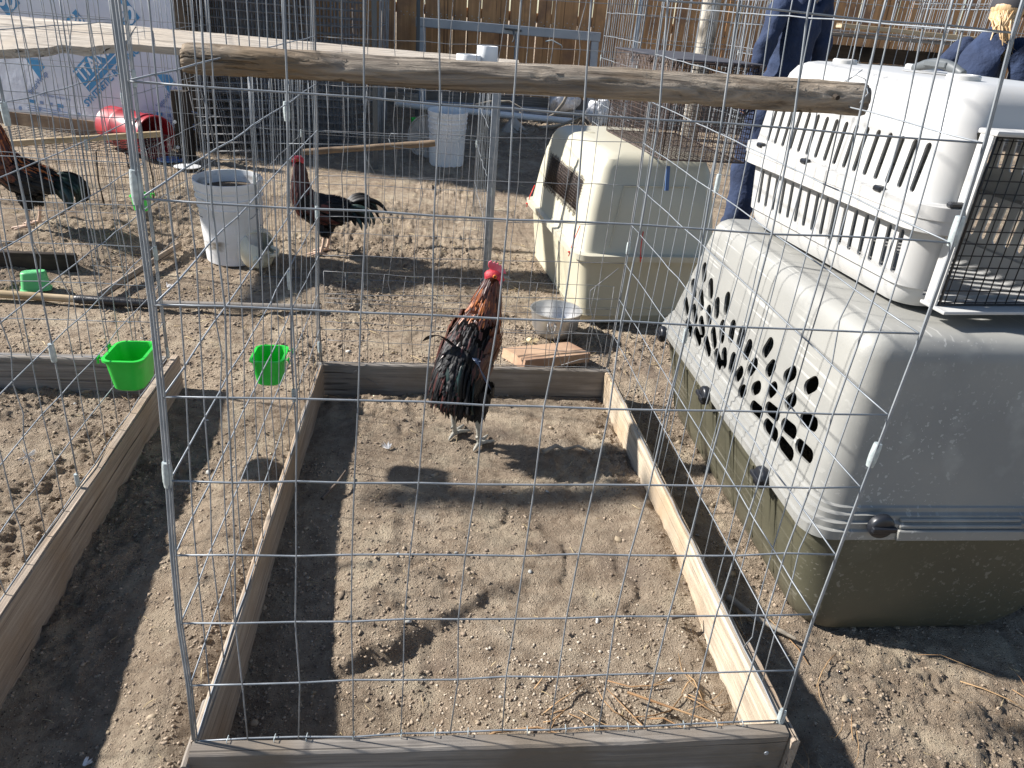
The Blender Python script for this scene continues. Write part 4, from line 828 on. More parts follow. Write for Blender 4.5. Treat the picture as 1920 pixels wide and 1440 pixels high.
def rect(w, h): return [(-w/2, -h/2), (w/2, -h/2), (w/2, h/2), (-w/2, h/2)]
for (x, z, s_, t_) in ((-1.775, 1.035, .165, '30'), (-2.155, .955, .12, '30'), (-2.68, 1.06, .16, '30'), (-1.95, 1.75, .16, '30'), (-2.7, 1.7, .16, '30')):
    poly_print(rect(s_, s_), x, z, R_(38), M['wrap_blue']); text_print(t_, x, z, R_(-12), s_*.95, M['wrap_white'], .03, .0045)
poly_print(rect(.50, .175), -2.02, .715, R_(40), M['wrap_blue']); text_print('TITANIUM', -2.035, .730, R_(40), .125, M['wrap_white'], .02, .0045); poly_print(rect(.49, .008), -1.992, .678, R_(40), M['wrap_white'], off=.0045)
text_print('SYNTHETIC ROOFING', -1.955, .605, R_(40), .066, M['wrap_blue'], .03)
for (x, z, k) in ((-2.555, .63, 1), (-1.535, .615, .9)):
    poly_print([(-.075*k, .055*k), (.045*k, .055*k), (.085*k, .0), (.045*k, -.035*k), (.03*k, -.10*k)], x, z, 0, M['wrap_blue'])
    text_print('InterWrap', x-.0, z-.115*k, R_(42), .055*k, M['wrap_pale'], .02)
    text_print('weathering a better tomorrow', x+.06, z-.20*k, R_(-4), .030*k, M['wrap_pale'], .01)
    for i, w in enumerate((.05, .03, .03, .05)): poly_print(rect(w*k, .025*k), x-.08+.075*i, z-.255*k-.004*i, R_(-4), M['wrap_pale'] if i % 3 else M['wrap_blue'])
    for j in range(3): poly_print(rect(.36*k, .006), x+.04, z-.30*k-.016*j, R_(-4), M['wrap_pale'])
for i in range(9): poly_print([(.016*math.cos(a), .016*math.sin(a)) for a in [2*math.pi*j/10 for j in range(10)]], -2.75+i*.16, .315+.01*i % .03, 0, M['wrap_pale'])
# dark timber post at the shed corner
tp = thing('timber_post', 'dark weathered timber post with white washers at the corner of the wrapped shed', 'post', (-1.345, 4.76, .14))
board('post', (-1.345, 4.76, .10), (-1.345, 4.76, .60), .10, .09, M['tie'], tp, up=(0, 1, 0), seg=8)
for z in (.40, .23):
    mb = MB(); T = RT((-1.385, 4.706, z), 0, R_(90)); mb.lathe([(.012, 0), (.012, .004), (.005, .005), (.001, .005)], 14, T.translation, T.to_3x3()); mb.build('washer', M['white_plastic'], tp)
# stacked spare panels leaning by the shed
for i in range(9):
    o_ = Vector((-1.40+.02*i, 5.15+.045*i, .16)); t = thing('spare_panel', ['front', 'second', 'third', 'fourth', 'fifth', 'sixth', 'seventh', 'eighth', 'rearmost'][i].capitalize()+' of the nine galvanised panels stacked upright beside the shed', 'wire panel', tuple(o_), 0, 'spare wire panels stacked by the shed')
    grid_panel(o_, (1, .02, 0), (.0, .05, 1), 1.12, 1.35+.05*(i % 3), .075, .055, .0030, M['wire_old'], t, 'mesh')
for i in range(4):
    o_ = Vector((-1.22+.09*i, 4.72+.05*i, .15)); t = thing('spare_panel', ['First', 'Second', 'Third', 'Fourth'][i]+' from the post of four wire panels leaning by the timber post', 'wire panel', tuple(o_), 0, 'wire panels leaning by the post')
    grid_panel(o_, (1, .25, 0), (-.25, .45, 1), .42, .80, .075, .06, .0030, M['wire_old'], t, 'mesh')
# ------------------------------------------------------------------ fence
fn = thing('wooden_fence', 'tall brown cedar board fence across the back of the yard', 'fence', (1.5, 7.62, .28))
fb = None; FY = 7.62
mesh_p = []
for v_ in range(6):
    mb = MB(); L_ = 1.75; w = .139
    rings = []
    for i in range(7):
        z = L_*i/6; rings.append([Vector((z, y_, x_)) for x_, y_ in ((-w/2, -.009), (w/2, -.009), (w/2, .009), (-w/2, .009))])
    mb.loft(rings); o = mb.build('plank', M['fence'], None, smooth=False); bevel(o, .003, 1); mesh_p.append(o)
x = -3.4; i = 0
while x < 9.5:
    src = mesh_p[i % 6]; o = src if i < 6 else src.copy()
    if i >= 6: link(o)
    # local X up, local Z -> world X
    Mx = Matrix(((0, 0, 1, x), (0, 1, 0, FY+random.uniform(-.004, .004)), (1, 0, 0, .24+random.uniform(-.02, .02)), (0, 0, 0, 1))) @ Matrix.Rotation(random.uniform(-.006, .006), 4, 'Y')
    o.parent = fn; o.matrix_parent_inverse = ROOTINV[fn]; o.matrix_basis = Mx
    x += .1445; i += 1
for z in (.50, 1.20, 1.85): board('rail', (-3.5, FY+.035, z), (9.5, FY+.035, z), .04, .09, M['fence'], fn, seg=4)
mb = MB()
for i in range(90):
    for z in (1.14, 1.165):
        xx = -3.4+.1445*i+random.uniform(-.04, .04)
        for dx in (-.03, .03): mb.box((xx+dx, FY-.0115, z+random.uniform(-.008, .008)), (.008, .004, .008))
tag(mb.build('nail', M['sleeve'], fn, smooth=False), kind='stuff')
rb = board('base_board', (-3.4, 7.45, .35), (7.5, 7.45, .38), .04, .17, M['board_grey'], seg=20); tag(rb, 'long grey board at the foot of the cedar fence', 'board')
lb = board('loose_board', (-1.2, 6.35, .50), (.25, 6.55, .47), .05, .06, M['board_grey'], seg=10); tag(lb, 'weathered timber lying in the shade in front of the cedar fence', 'board')
gp = thing('gate_frame', 'grey metal gate frame with a latch, leaning against the cedar fence', 'gate frame', (1.1, 7.35, .3))
def gb(a, b, w=.085): 
    a = Vector(a); b = Vector(b); o = board('frame_bar', a, b, .04, w, M['gate'], gp, up=(0, 0, 1) if abs((b-a).normalized().z) < .8 else (1, 0, 0), seg=2, warp=0, chip=0, bev=.005); return o
gb((.205, 7.30, 1.085), (2.06, 7.30, 1.075)); gb((.262, 7.30, 1.04), (.28, 7.26, .30), .08); gb((2.01, 7.30, 1.03), (2.03, 7.26, .30), .08); gb((.30, 7.255, .335), (1.99, 7.255, .335), .07)
gb((1.21, 7.30, 1.04), (1.21, 7.26, .37), .03)
mb = MB(); mb.tube([(1.08, 7.26, 1.09), (1.16, 7.25, 1.085), (1.25, 7.26, 1.08)], .012, 8); mb.tube([(1.17, 7.25, 1.085), (1.18, 7.22, 1.0), (1.165, 7.22, .97)], .008, 6); mb.build('latch', M['darkgrey'], gp)
mb = MB(); mb.tube([(1.50, 7.25, 1.0), (1.56, 7.23, 1.015), (1.66, 7.23, .975), (1.67, 7.24, .955)], .007, 6); mb.build('hook', M['sleeve'], gp)
# poles
pb = thing('utility_pole', 'rough pale barked pole standing behind the wire cage, left of the standing person', 'pole', (2.92, 6.6, .25))
mb = MB(); rings = []
for i in range(40):
    z = .2+2.6*i/39; rings.append([Vector((2.92+(.085+.008*float(fbm(z*4, j*.8, 3, 61)))*math.cos(2*math.pi*j/20), 6.6+(.085+.008*float(fbm(z*4, j*.8+40, 3, 62)))*math.sin(2*math.pi*j/20), z)) for j in range(20)])
mb.loft(rings); mb.build('trunk', M['bark'], pb, angle=70)
for x, y, lab in ((2.08, 5.9, 'slim pale metal post behind the dark wire cage'), (-.02, 4.75, 'dark steel post in the shade left of the far bucket'), (.235, 6.9, 'dark steel post beside the left side of the gate frame')):
    mb = MB(); mb.box((x, y, .85), (.035, .02, 1.5)); o = bevel(mb.build('steel_post', M['gate'] if x > 1 else M['darkgrey'], None), .003); tag(o, lab, 'post')
# nest box wall behind the tall pen
nb_ = thing('nest_box', 'old grey wooden nest box behind the tall wire pen, at upper right', 'nest box', (4.0, 5.85, .2))
for k in range(8): board('plank', (3.25, 5.7, .26+.125*k), (4.9, 5.72, .26+.125*k), .03, .118, M['tie'] if k % 3 else M['board_grey'], nb_, seg=6)
board('plank', (3.22, 5.68, 1.27), (4.95, 5.70, 1.27), .30, .03, M['board_grey'], nb_, seg=6); board('plank', (3.5, 5.66, .2), (3.5, 5.66, 1.95), .14, .04, M['board_grey'], nb_, up=(0, 1, 0), seg=6)
# pipe, concrete, branches, bags
pp = thing('plastic_pipe', 'long white plastic pipe lying on the ground in front of the fence', 'pipe', (1.0, 7.0, .3))
mb = MB(); mb.tube([(.03, 6.75, .375), (.9, 6.73, .345), (1.75, 6.70, .325)], .030, 14); mb.build('pipe', M['white_plastic'], pp)
mb = MB(); mb.add([(1.0, 6.35, .18), (1.35, 6.30, .18), (1.33, 6.60, .18), (1.02, 6.62, .18), (1.13, 6.42, .355), (1.17, 6.42, .355), (1.17, 6.47, .355), (1.13, 6.47, .355)], [(3, 2, 1, 0), (0, 1, 5, 4), (1, 2, 6, 5), (2, 3, 7, 6), (3, 0, 4, 7), (4, 5, 6, 7)])
o = bevel(mb.build('concrete_footing', M['concrete'], None), .01); tag(o, 'small concrete pier block in the litter beyond the cream kennel', 'pier block')
def branch(label, pts, r, mat=None, cat='branch', group=None, name='branch'):
    mb = MB(); n = len(pts); mb.tube(pts, [r*(1-.6*i/(n-1)) for i in range(n)], 7); o = mb.build(name, mat or M['twig'], None, angle=60); return tag(o, label, cat, group)
branch('pale crooked branch rising beside the plastic bags near the fence', [(1.45, 6.8, .28), (1.58, 6.8, .36), (1.66, 6.78, .48), (1.70, 6.78, .58), (1.78, 6.78, .56), (1.86, 6.80, .60)], .022)
branch('pale branch lying in front of the gate frame', [(.75, 7.0, .36), (.95, 7.0, .42), (1.15, 6.98, .44), (1.33, 6.95, .36)], .018)
branch('pale branch lying behind the cream kennel', [(1.4, 6.5, .27), (1.62, 6.55, .30), (1.85, 6.5, .42), (2.0, 6.5, .38)], .017)
def blob(label, c, s_, mat, name, cat):
    b = bmesh.new(); bmesh.ops.create_icosphere(b, subdivisions=4, radius=1)
    for v in b.verts:
        n_ = 1+.35*float(fbm(v.co.x*3+c[0]*7, v.co.y*3+v.co.z*2.3, 3, 5)); v.co = Vector((c[0]+v.co.x*s_[0]*n_, c[1]+v.co.y*s_[1]*n_, c[2]+v.co.z*s_[2]*n_))
    me = bpy.data.meshes.new(name); b.to_mesh(me); b.free(); me.materials.append(mat); me.polygons.foreach_set('use_smooth', np.ones(len(me.polygons), dtype=bool)); o = link(bpy.data.objects.new(name, me)); return tag(o, label, cat)
blob('crumpled grey plastic bag behind the cream kennel', (2.02, 6.7, .42), (.13, .1, .13), M['bag'], 'plastic_bag', 'plastic bag'); blob('crumpled clear plastic bag at the foot of the fence', (1.72, 7.15, .45), (.16, .1, .10), M['bag'], 'plastic_bag', 'plastic bag')
blob('white plastic bag lump inside the mesh behind the dark wire cage', (1.95, 3.5, .35), (.12, .1, .14), M['bag'], 'plastic_bag', 'plastic bag')
branch('dark forked twig on the shaded dirt inside the nearest pen', [(.10, .82, .028), (.135, .88, .04), (.15, .95, .034)], .006, M['darktwig'], 'twig', name='twig')
branch('crooked grey twig on the dirt right of the upright rooster', [(.745, 1.06, .036), (.79, 1.085, .045), (.815, 1.07, .04), (.86, 1.085, .045), (.90, 1.065, .036)], .008, M['twig'], 'twig', name='twig')
branch('thick grey stick in the gap between the nearest pen and the grey kennel', [(1.12, .43, .02), (1.16, .36, .022), (1.20, .325, .02), (1.235, .30, .014)], .010, M['twig'], 'twig', name='twig')
branch('short brown stick against the right board inside the nearest pen', [(.945, .34, .045), (.98, .345, .048), (1.005, .35, .045)], .006, M['darktwig'], 'twig', name='twig')
branch('long thin pale stem arching over the dirt inside the front board', [(.44, .02, .03), (.52, .055, .045), (.60, .06, .048), (.70, .03, .035)], .0035, M['needle'], 'stem', name='stem')
branch('thin pale stem crossing the front right corner inside the pen', [(.80, .15, .03), (.89, .09, .045), (1.0, .03, .05)], .003, M['needle'], 'stem', name='stem')
# ------------------------------------------------------------------ roosters
def catmull(pts, n):
    P = [np.array(p, float) for p in pts]; P = [2*P[0]-P[1]]+P+[2*P[-1]-P[-2]]; out = []
    segs = len(P)-3
    for i in range(n+1):
        u = i/n*segs; k = min(int(u), segs-1); t = u-k; a, b, c, d = P[k:k+4]
        out.append(.5*((2*b)+(-a+c)*t+(2*a-5*b+4*c-d)*t*t+(-a+3*b-3*c+d)*t**3))
    return out
def feather(mb, base, d, nrm, L, W, curve=0.0, mi=0, seg=4, blunt=.5):
    base = Vector(base); d = Vector(d).normalized(); nrm = (Vector(nrm)-d*Vector(nrm).dot(d)).normalized(); s_ = d.cross(nrm)
    vs_ = []
    for i in range(seg+1):
        t = i/seg; c = base+d*L*t+nrm*curve*L*t*t
        w = W*(math.sin(math.pi*min(1, (t*.8+.16)))**blunt if t < 1 else .05)
        vs_ += [c-s_*w, c+nrm*W*.28, c+s_*w]
    fs = []
    for i in range(seg): fs += [(i*3, i*3+1, i*3+4, i*3+3), (i*3+1, i*3+2, i*3+5, i*3+4)]
    mb.add(vs_, fs, mi)
def blade(mb, pts, W, nrm, mi=0, thick=.10, tip=.05):
    """curved feather along a path: flattened closed tube"""
    P = catmull(pts, 12); k = len(P); rings = []
    for i, p in enumerate(P):
        p = Vector(p); t = (Vector(P[min(i+1, k-1)])-Vector(P[max(i-1, 0)])).normalized(); n_ = Vector(nrm); n_ = (n_-t*n_.dot(t)).normalized(); s_ = t.cross(n_)
        f = i/(k-1); w = W*math.sin(math.pi*min(.995, .16+.84*f))**.65; w = max(w, W*tip)
        rings.append([p+s_*w, p+n_*w*thick, p-s_*w, p-n_*w*thick*.5])
    mb.loft(rings)
def rooster(label, loc, rz, spine, W, Hh, head_yaw, head_pitch, hip, feet, mats, tails, leg_mat, seed, saddle=None, spots=True, crest=1.0):
    random.seed(seed)
    root = thing('rooster', label, 'rooster')
    NS = 34; sp = catmull(spine, NS); wv = catmull([(w, 0, 0) for w in W], NS); hv = catmull([(h, 0, 0) for h in Hh], NS)
    sp = [Vector(p) for p in sp]; wv = [p[0] for p in wv]; hv = [p[0] for p in hv]
    def frame(i):
        t = (sp[min(i+1, NS)]-sp[max(i-1, 0)]).normalized(); s_ = Vector((0, 1, 0)); s_ = (s_-t*s_.dot(t)).normalized(); return t, s_, t.cross(s_)
    def surf(u, ph, out=1.0):
        i = min(int(u*NS), NS-1); f = u*NS-i; t, s_, up = frame(i); c = sp[i].lerp(sp[i+1], f); w = wv[i]*(1-f)+wv[i+1]*f; h = hv[i]*(1-f)+hv[i+1]*f
        n_ = (s_*math.cos(ph)+up*math.sin(ph)); return c+s_*w*math.cos(ph)*out+up*h*math.sin(ph)*out, n_, t
    mb = MB(); rings = []; mis = []
    for i in range(NS+1):
        t, s_, up = frame(i); sc = .35 if i == 0 else (.8 if i == 1 else 1)
        rings.append([sp[i]+s_*wv[i]*sc*math.cos(2*math.pi*j/18)+up*hv[i]*sc*math.sin(2*math.pi*j/18) for j in range(18)]); mis.append(1 if i/NS > .50 else 0)
    mb.loft(rings, mis=mis)
    # thighs, shanks and toes continue the same surface mesh
    for (fx, fy), (hx, hy, hz) in zip(feet, hip):
        hock = Vector((fx-.022, fy, .105)); mb.tube([(hx, hy*.6, hz), (hx, hy, hz-.02), lerp((hx, hy, hz), hock, .55), hock+Vector((.002, 0, .006))], [.030, .036, .020, .010], 12, 0)
        mb.tube([hock+Vector((0, 0, .008)), hock, (fx-.010, fy, .05), (fx, fy, .014), (fx+.003, fy, .008)], [.0085, .0095, .0072, .0085, .008], 10, 2)
        for an, L_ in ((-32, .058), (2, .072), (34, .058), (175, .034)):
            a = R_(an); dx, dy = math.cos(a), math.sin(a)
            mb.tube([(fx, fy, .012), (fx+dx*L_*.35, fy+dy*L_*.35, .013), (fx+dx*L_*.7, fy+dy*L_*.7, .008), (fx+dx*L_*.93, fy+dy*L_*.93, .006), (fx+dx*L_*1.08, fy+dy*L_*1.08, .001)], [.0075, .0066, .0056, .004, .0015], 8, 2)
        mb.tube([(fx-.010, fy, .045), (fx-.025, fy, .042), (fx-.034, fy, .050)], [.005, .0035, .001], 7, 2)
    body = mb.build('body', [M['under'], M['under_brown'], leg_mat], root, angle=180)
    # feathers
    hk = MB()
    for n_ in range(900):
        u = random.uniform(.50, .97); ph = random.uniform(0, 2*math.pi); p, nn, t = surf(u, ph, 1.0)
        feather(hk, p-nn*.0005, -t+nn*random.uniform(.12, .40), nn, random.uniform(.035, .060)*(1.3-.7*(u-.5)), random.uniform(.0028, .0046), random.uniform(-.16, .02), random.choice((0, 1, 2)) if u < .86 else random.choice((0, 2)), 4, .7)
    hk = hk.build('hackle_feathers', [mats['neck'], mats['neck2'], M['f_maroon']], root, smooth=False, recalc=False); hk['kind'] = 'stuff'
    bf = MB()
    for n_ in range(620):
        u = random.uniform(.03, .66); ph = random.uniform(0, 2*math.pi); p, nn, t = surf(u, ph, 1.0)
        feather(bf, p-nn*.003, -t+nn*random.uniform(.16, .36), nn, random.uniform(.028, .046), random.uniform(.006, .010), -.1, 0 if random.random() < .93 else 1, 3, .4)
    bf = bf.build('body_feathers', [mats['body'], mats['body2']], root, smooth=False, recalc=False); bf['kind'] = 'stuff'
    for (fx, fy), (hx, hy, hz) in zip(feet, hip):
        tf = MB()
        for n_ in range(70):
            t_ = random.uniform(0, .8); a = random.uniform(0, 2*math.pi); p = lerp((hx, hy, hz-.01), (fx-.020, fy, .115), t_)+Vector((math.cos(a), math.sin(a), 0))*(.030*(1-t_)+.010); feather(tf, p, (math.cos(a)*.15-.1, math.sin(a)*.15, -1), (math.cos(a), math.sin(a), 0), .036, .008, -.1, 0, 3, .4)
        tf = tf.build('thigh_feathers', mats['body'], root, smooth=False, recalc=False); tf['kind'] = 'stuff'
    sf = MB()
    for n_ in range(190):
        u = random.uniform(.05, .48); ph = math.pi/2+random.uniform(-1.15, 1.15); p, nn, t = surf(u, ph, 1.03)
        feather(sf, p, -t+nn*.10+Vector((0, math.copysign(.25, nn.y)*abs(nn.y), -.15)), nn, random.uniform(.05, .085), random.uniform(.0030, .0045), -.15, random.choice((0, 0, 1)), 4, .6)
    sf = sf.build('saddle_feathers', [mats['body'], mats['saddle']], root, smooth=False, recalc=False); sf['kind'] = 'stuff'
    for sgn in (1, -1):
        wg = MB()
        for row, (u0, u1, L_, W_, m_) in enumerate(((.10, .34, .085, .012, 0), (.26, .46, .07, .012, 1), (.40, .58, .05, .011, 2))):
            for n_ in range(20):
                u = u0+(u1-u0)*random.random(); ph = (R_(random.uniform(-32, 34)) if sgn > 0 else math.pi-R_(random.uniform(-32, 34))); p, nn, t = surf(u, ph, 1.10)
                feather(wg, p+nn*.003*row, -t+nn*.02+Vector((0, 0, -.12)), nn, L_*random.uniform(.85, 1.1), W_, -.12, m_, 4, .35)
        wg.build('wing', [mats['wing'], mats['body2'], mats['shoulder']], root, smooth=False, recalc=False)
    for pts, W_, nrm, mk in tails:
        tb = MB(); blade(tb, pts, W_, nrm); tb.build('tail_feather', M[mk], root, angle=180)
    if saddle:
        fl_ = MB()
        for n_ in range(46):
            c = Vector(saddle)+Vector((random.uniform(-.012, .012), random.uniform(-.045, .045), random.uniform(-.03, .03))); d = Vector((random.uniform(-1, .2), math.copysign(random.uniform(.1, .8), c.y), random.uniform(-.8, .4))); feather(fl_, c, d, (0, math.copysign(1, c.y), .2), .022, .004, .2, 0, 3, .6)
        o = fl_.build('fluff', M['f_white'], root, smooth=False, recalc=False); o['kind'] = 'stuff'
    # head
    hc = sp[-1]; Hm = Matrix.Translation(hc) @ Matrix.Rotation(head_yaw, 4, 'Z') @ Matrix.Rotation(head_pitch, 4, 'Y')
    def hp(x, y, z): return Hm @ (Vector((x, y, z))*.96)
    HS = .86; hd = MB(); prof = [(-.028, .006, .012, 0), (-.022, .016, .018, .001), (-.008, .021, .023, .001), (.008, .020, .022, 0), (.020, .015, .016, -.002), (.030, .009, .010, -.004), (.034, .005, .006, -.005)]
    hd.loft([[hp(x, w*math.cos(a), zc+h*math.sin(a)) for a in [2*math.pi*j/16 for j in range(16)]] for x, w, h, zc in prof])
    head = hd.build('head', M['face'], root, angle=180)
    bk_ = MB(); bk_.loft([[hp(x, w*math.cos(a), zc+h*math.sin(a)) for a in [2*math.pi*j/10 for j in range(10)]] for x, w, h, zc in ((.028, .0075, .008, -.002), (.038, .0055, .0062, -.003), (.048, .0032, .004, -.006), (.055, .0008, .001, -.011))]); b_ = bk_.build('beak', M['beak'], root, angle=180)
    cb_ = MB(); outl = [(-.014, .018), (-.022, .034), (-.020, .046), (-.012, .050), (-.007, .042), (-.002, .047), (.003, .040), (.009, .044), (.012, .034), (.018, .037), (.020, .028), (.028, .024), (.033, .010), (.0, .014)]
    k_ = crest
    cb_.loft([[hp(x+.006, yy, z*k_*1.02 if z > .016 else z) for x, z in outl] for yy in (-.003, .003)]); o = cb_.build('comb', M['comb'], root, angle=50); bevel(o, .001, 1)
    for sg in (1, -1):
        wt = MB(); wt.loft([[hp(.014+w*math.cos(a)*.9, sg*.010+yy, -.014+zc+w*math.sin(a)*1.3) for a in [2*math.pi*j/12 for j in range(12)]] for yy, w, zc in ((-.004, .005, 0), (-.002, .012, -.008), (.002, .012, -.009), (.004, .006, -.006))]); wt.build('wattle', M['comb'], root, angle=180)
        el = MB(); el.lathe([(.001, 0), (.0065, .0005), (.006, .0025), (.001, .003)], 14, hp(.006, sg*.0185, .006), Hm.to_3x3() @ Matrix.Rotation(-sg*math.pi/2, 3, 'X'), cap0=True); ir = el.build('eye', M['iris'], root, angle=180)
        pu = MB(); pu.lathe([(.0034, .0018), (.003, .0036), (.001, .0042)], 12, hp(.006, sg*.0185, .006), Hm.to_3x3() @ Matrix.Rotation(-sg*math.pi/2, 3, 'X'), cap0=True); po = pu.build('pupil', M['eye'], root, angle=180); subparent(po, ir, root)
    root.location = loc; root.rotation_euler = (0, 0, rz)
    return root
base_m = dict(neck=M['f_brown'], neck2=M['f_orange'], body=M['f_black'], body2=M['f_maroon'], saddle=M['f_maroon'], wing=M['f_black'], shoulder=M['f_brown'])
def tail_fan(bx, bz, specs, spread=.03, W=.016, mat=('f_black', 'f_green')):
    out = []
    for i, (el, L_, droop) in enumerate(specs):
        y = random.uniform(-spread, spread); a = R_(el); p0 = Vector((bx, y*.4, bz)); p = [p0]; cur = a; n = 5
        for k in range(n):
            st = L_/n; p0 = p0+Vector((-math.cos(cur)*st, y*.25, math.sin(cur)*st)); p.append(p0); cur -= R_(droop)/n*(1+.25*k)
        out.append(([tuple(q_) for q_ in p], W*random.uniform(.8, 1.1), (0, 1, .1), random.choice(mat)))
    return out
random.seed(5)
# nearest rooster : upright, seen from behind, head turned to the right
tl = []
for i in range(30):
    y = random.uniform(-.060, .060); z0 = .350-.9*abs(y)+random.uniform(-.06, .02); x0 = -.050-.03*random.random(); e_ = random.uniform(.115, .175)+.3*abs(y)
    tl.append(([(x0, y*.75, z0), (x0-.040, y*.9, z0-.03), (x0-.060, y*1.0, z0-.09), (x0-.055, y*1.05, (z0-.09+e_)/2), (x0-.045, y*.95+random.uniform(-.01, .01), e_)], random.uniform(.007, .0115), (1, y*7, .35), 'f_black' if i % 4 else 'f_green'))
for i in range(10):
    y = -.045+.09*i/9; tl.append(([(-.075, y*.7, .27), (-.108, y*.9, .23), (-.108, y, .17), (-.094, y*.9, .120+.022*random.random())], .010, (1, y*7, .2), 'f_black'))
tl += [([(-.060, .030, .350), (-.095, .050, .386), (-.106, .078, .390), (-.104, .112, .364)], .016, (.5, 0, 1), 'f_black'), ([(-.070, -.045, .335), (-.100, -.062, .340), (-.112, -.086, .312), (-.105, -.114, .262)], .014, (.6, 0, 1), 'f_blue'),
       ([(-.055, .012, .33), (-.082, .012, .36), (-.095, .016, .345), (-.10, .016, .30)], .012, (1, 0, .6), 'f_black'), ([(-.055, -.016, .33), (-.082, -.02, .355), (-.095, -.026, .335), (-.10, -.026, .29)], .012, (1, 0, .6), 'f_black')]
tl += [([(-.075, .056, .30), (-.100, .070, .25), (-.098, .070, .20), (-.085, .060, .15)], .010, (1, 1, 0), 'f_blue')]
rooster('upright rooster with brown neck, red comb and hanging black tail in the nearest pen', (.512, 1.150, gzz(.512, 1.15)+.003), R_(62),
        [(-.085, .016, .185), (-.060, .014, .240), (-.020, .008, .305), (.020, .0, .365), (.045, -.010, .420), (.055, -.018, .470), (.060, -.024, .508), (.066, -.028, .540)], [.030, .062, .072, .068, .054, .040, .030, .020], [.040, .072, .082, .074, .055, .040, .030, .021],
        R_(-74), R_(-6), [(-.02, .045, .24), (-.02, -.045, .24)], [(.01, .050), (-.01, -.047)], base_m, tl, M['leg_grey'], 11, crest=1.0)
# black rooster facing left
random.seed(8)
dk = dict(base_m); dk.update(neck=M['f_maroon'], neck2=M['f_maroon'], saddle=M['f_black'], shoulder=M['f_black'], wing=M['f_black'])
tf = tail_fan(-.125, .245, [(62, .17, 95), (55, .19, 110), (48, .20, 100), (40, .21, 95), (30, .21, 90), (20, .20, 85), (10, .19, 80), (0, .17, 70), (-10, .16, 60), (-20, .14, 50), (-30, .12, 40), (-42, .10, 30), (38, .26, 85), (50, .14, 90), (60, .12, 80), (5, .16, 60), (-5, .15, 70)], .04, .016)
tf.append(([(-.13, 0, .25), (-.20, -.01, .275), (-.27, -.02, .235), (-.32, -.02, .165)], .005, (0, 1, 0), 'f_black'))
rooster('black rooster with dark red neck and fanned black tail, right of the stained bucket', (-.175, 2.97, gzz(-.175, 2.97)+.002), R_(176),
        [(-.125, 0, .235), (-.09, 0, .230), (-.02, 0, .225), (.045, 0, .245), (.085, 0, .300), (.095, 0, .365), (.096, 0, .42), (.100, 0, .468)], [.025, .055, .072, .068, .050, .036, .028, .020], [.035, .060, .080, .078, .058, .040, .030, .021],
        R_(10), R_(-8), [(-.02, .040, .19), (-.02, -.040, .19)], [(.0, .035), (-.015, -.035)], dk, tf, M['leg_pink'], 21, saddle=(-.115, 0, .235), crest=.55)
# orange necked rooster far left
random.seed(9)
og = dict(base_m); og.update(neck=M['f_orange'], neck2=M['f_brown'], saddle=M['f_orange'], shoulder=M['f_brown'], body=M['f_black'], body2=M['f_black'], wing=M['f_black'])
tg = tail_fan(-.13, .235, [(25, .19, 130), (18, .20, 125), (10, .21, 120), (2, .19, 110), (-8, .17, 80), (-15, .18, 80), (-22, .15, 60), (20, .24, 140), (12, .25, 135), (-30, .13, 40), (5, .15, 60)], .055, .025, ('f_green', 'f_green', 'f_black'))
rooster('rooster with orange neck and drooping dark green tail in the far left pen', (-1.615, 3.02, gzz(-1.6, 3.0)+.002), R_(183),
        [(-.13, 0, .225), (-.09, 0, .235), (-.02, 0, .245), (.035, 0, .280), (.065, 0, .345), (.070, 0, .41), (.070, 0, .465), (.074, 0, .515)], [.030, .060, .078, .076, .064, .052, .036, .022], [.040, .066, .088, .086, .066, .050, .036, .022],
        R_(15), R_(-5), [(-.02, .040, .19), (-.02, -.040, .19)], [(.0, .045), (-.02, -.045)], og, tg, M['leg_pink'], 31, saddle=(-.12, 0, .225), crest=.5)
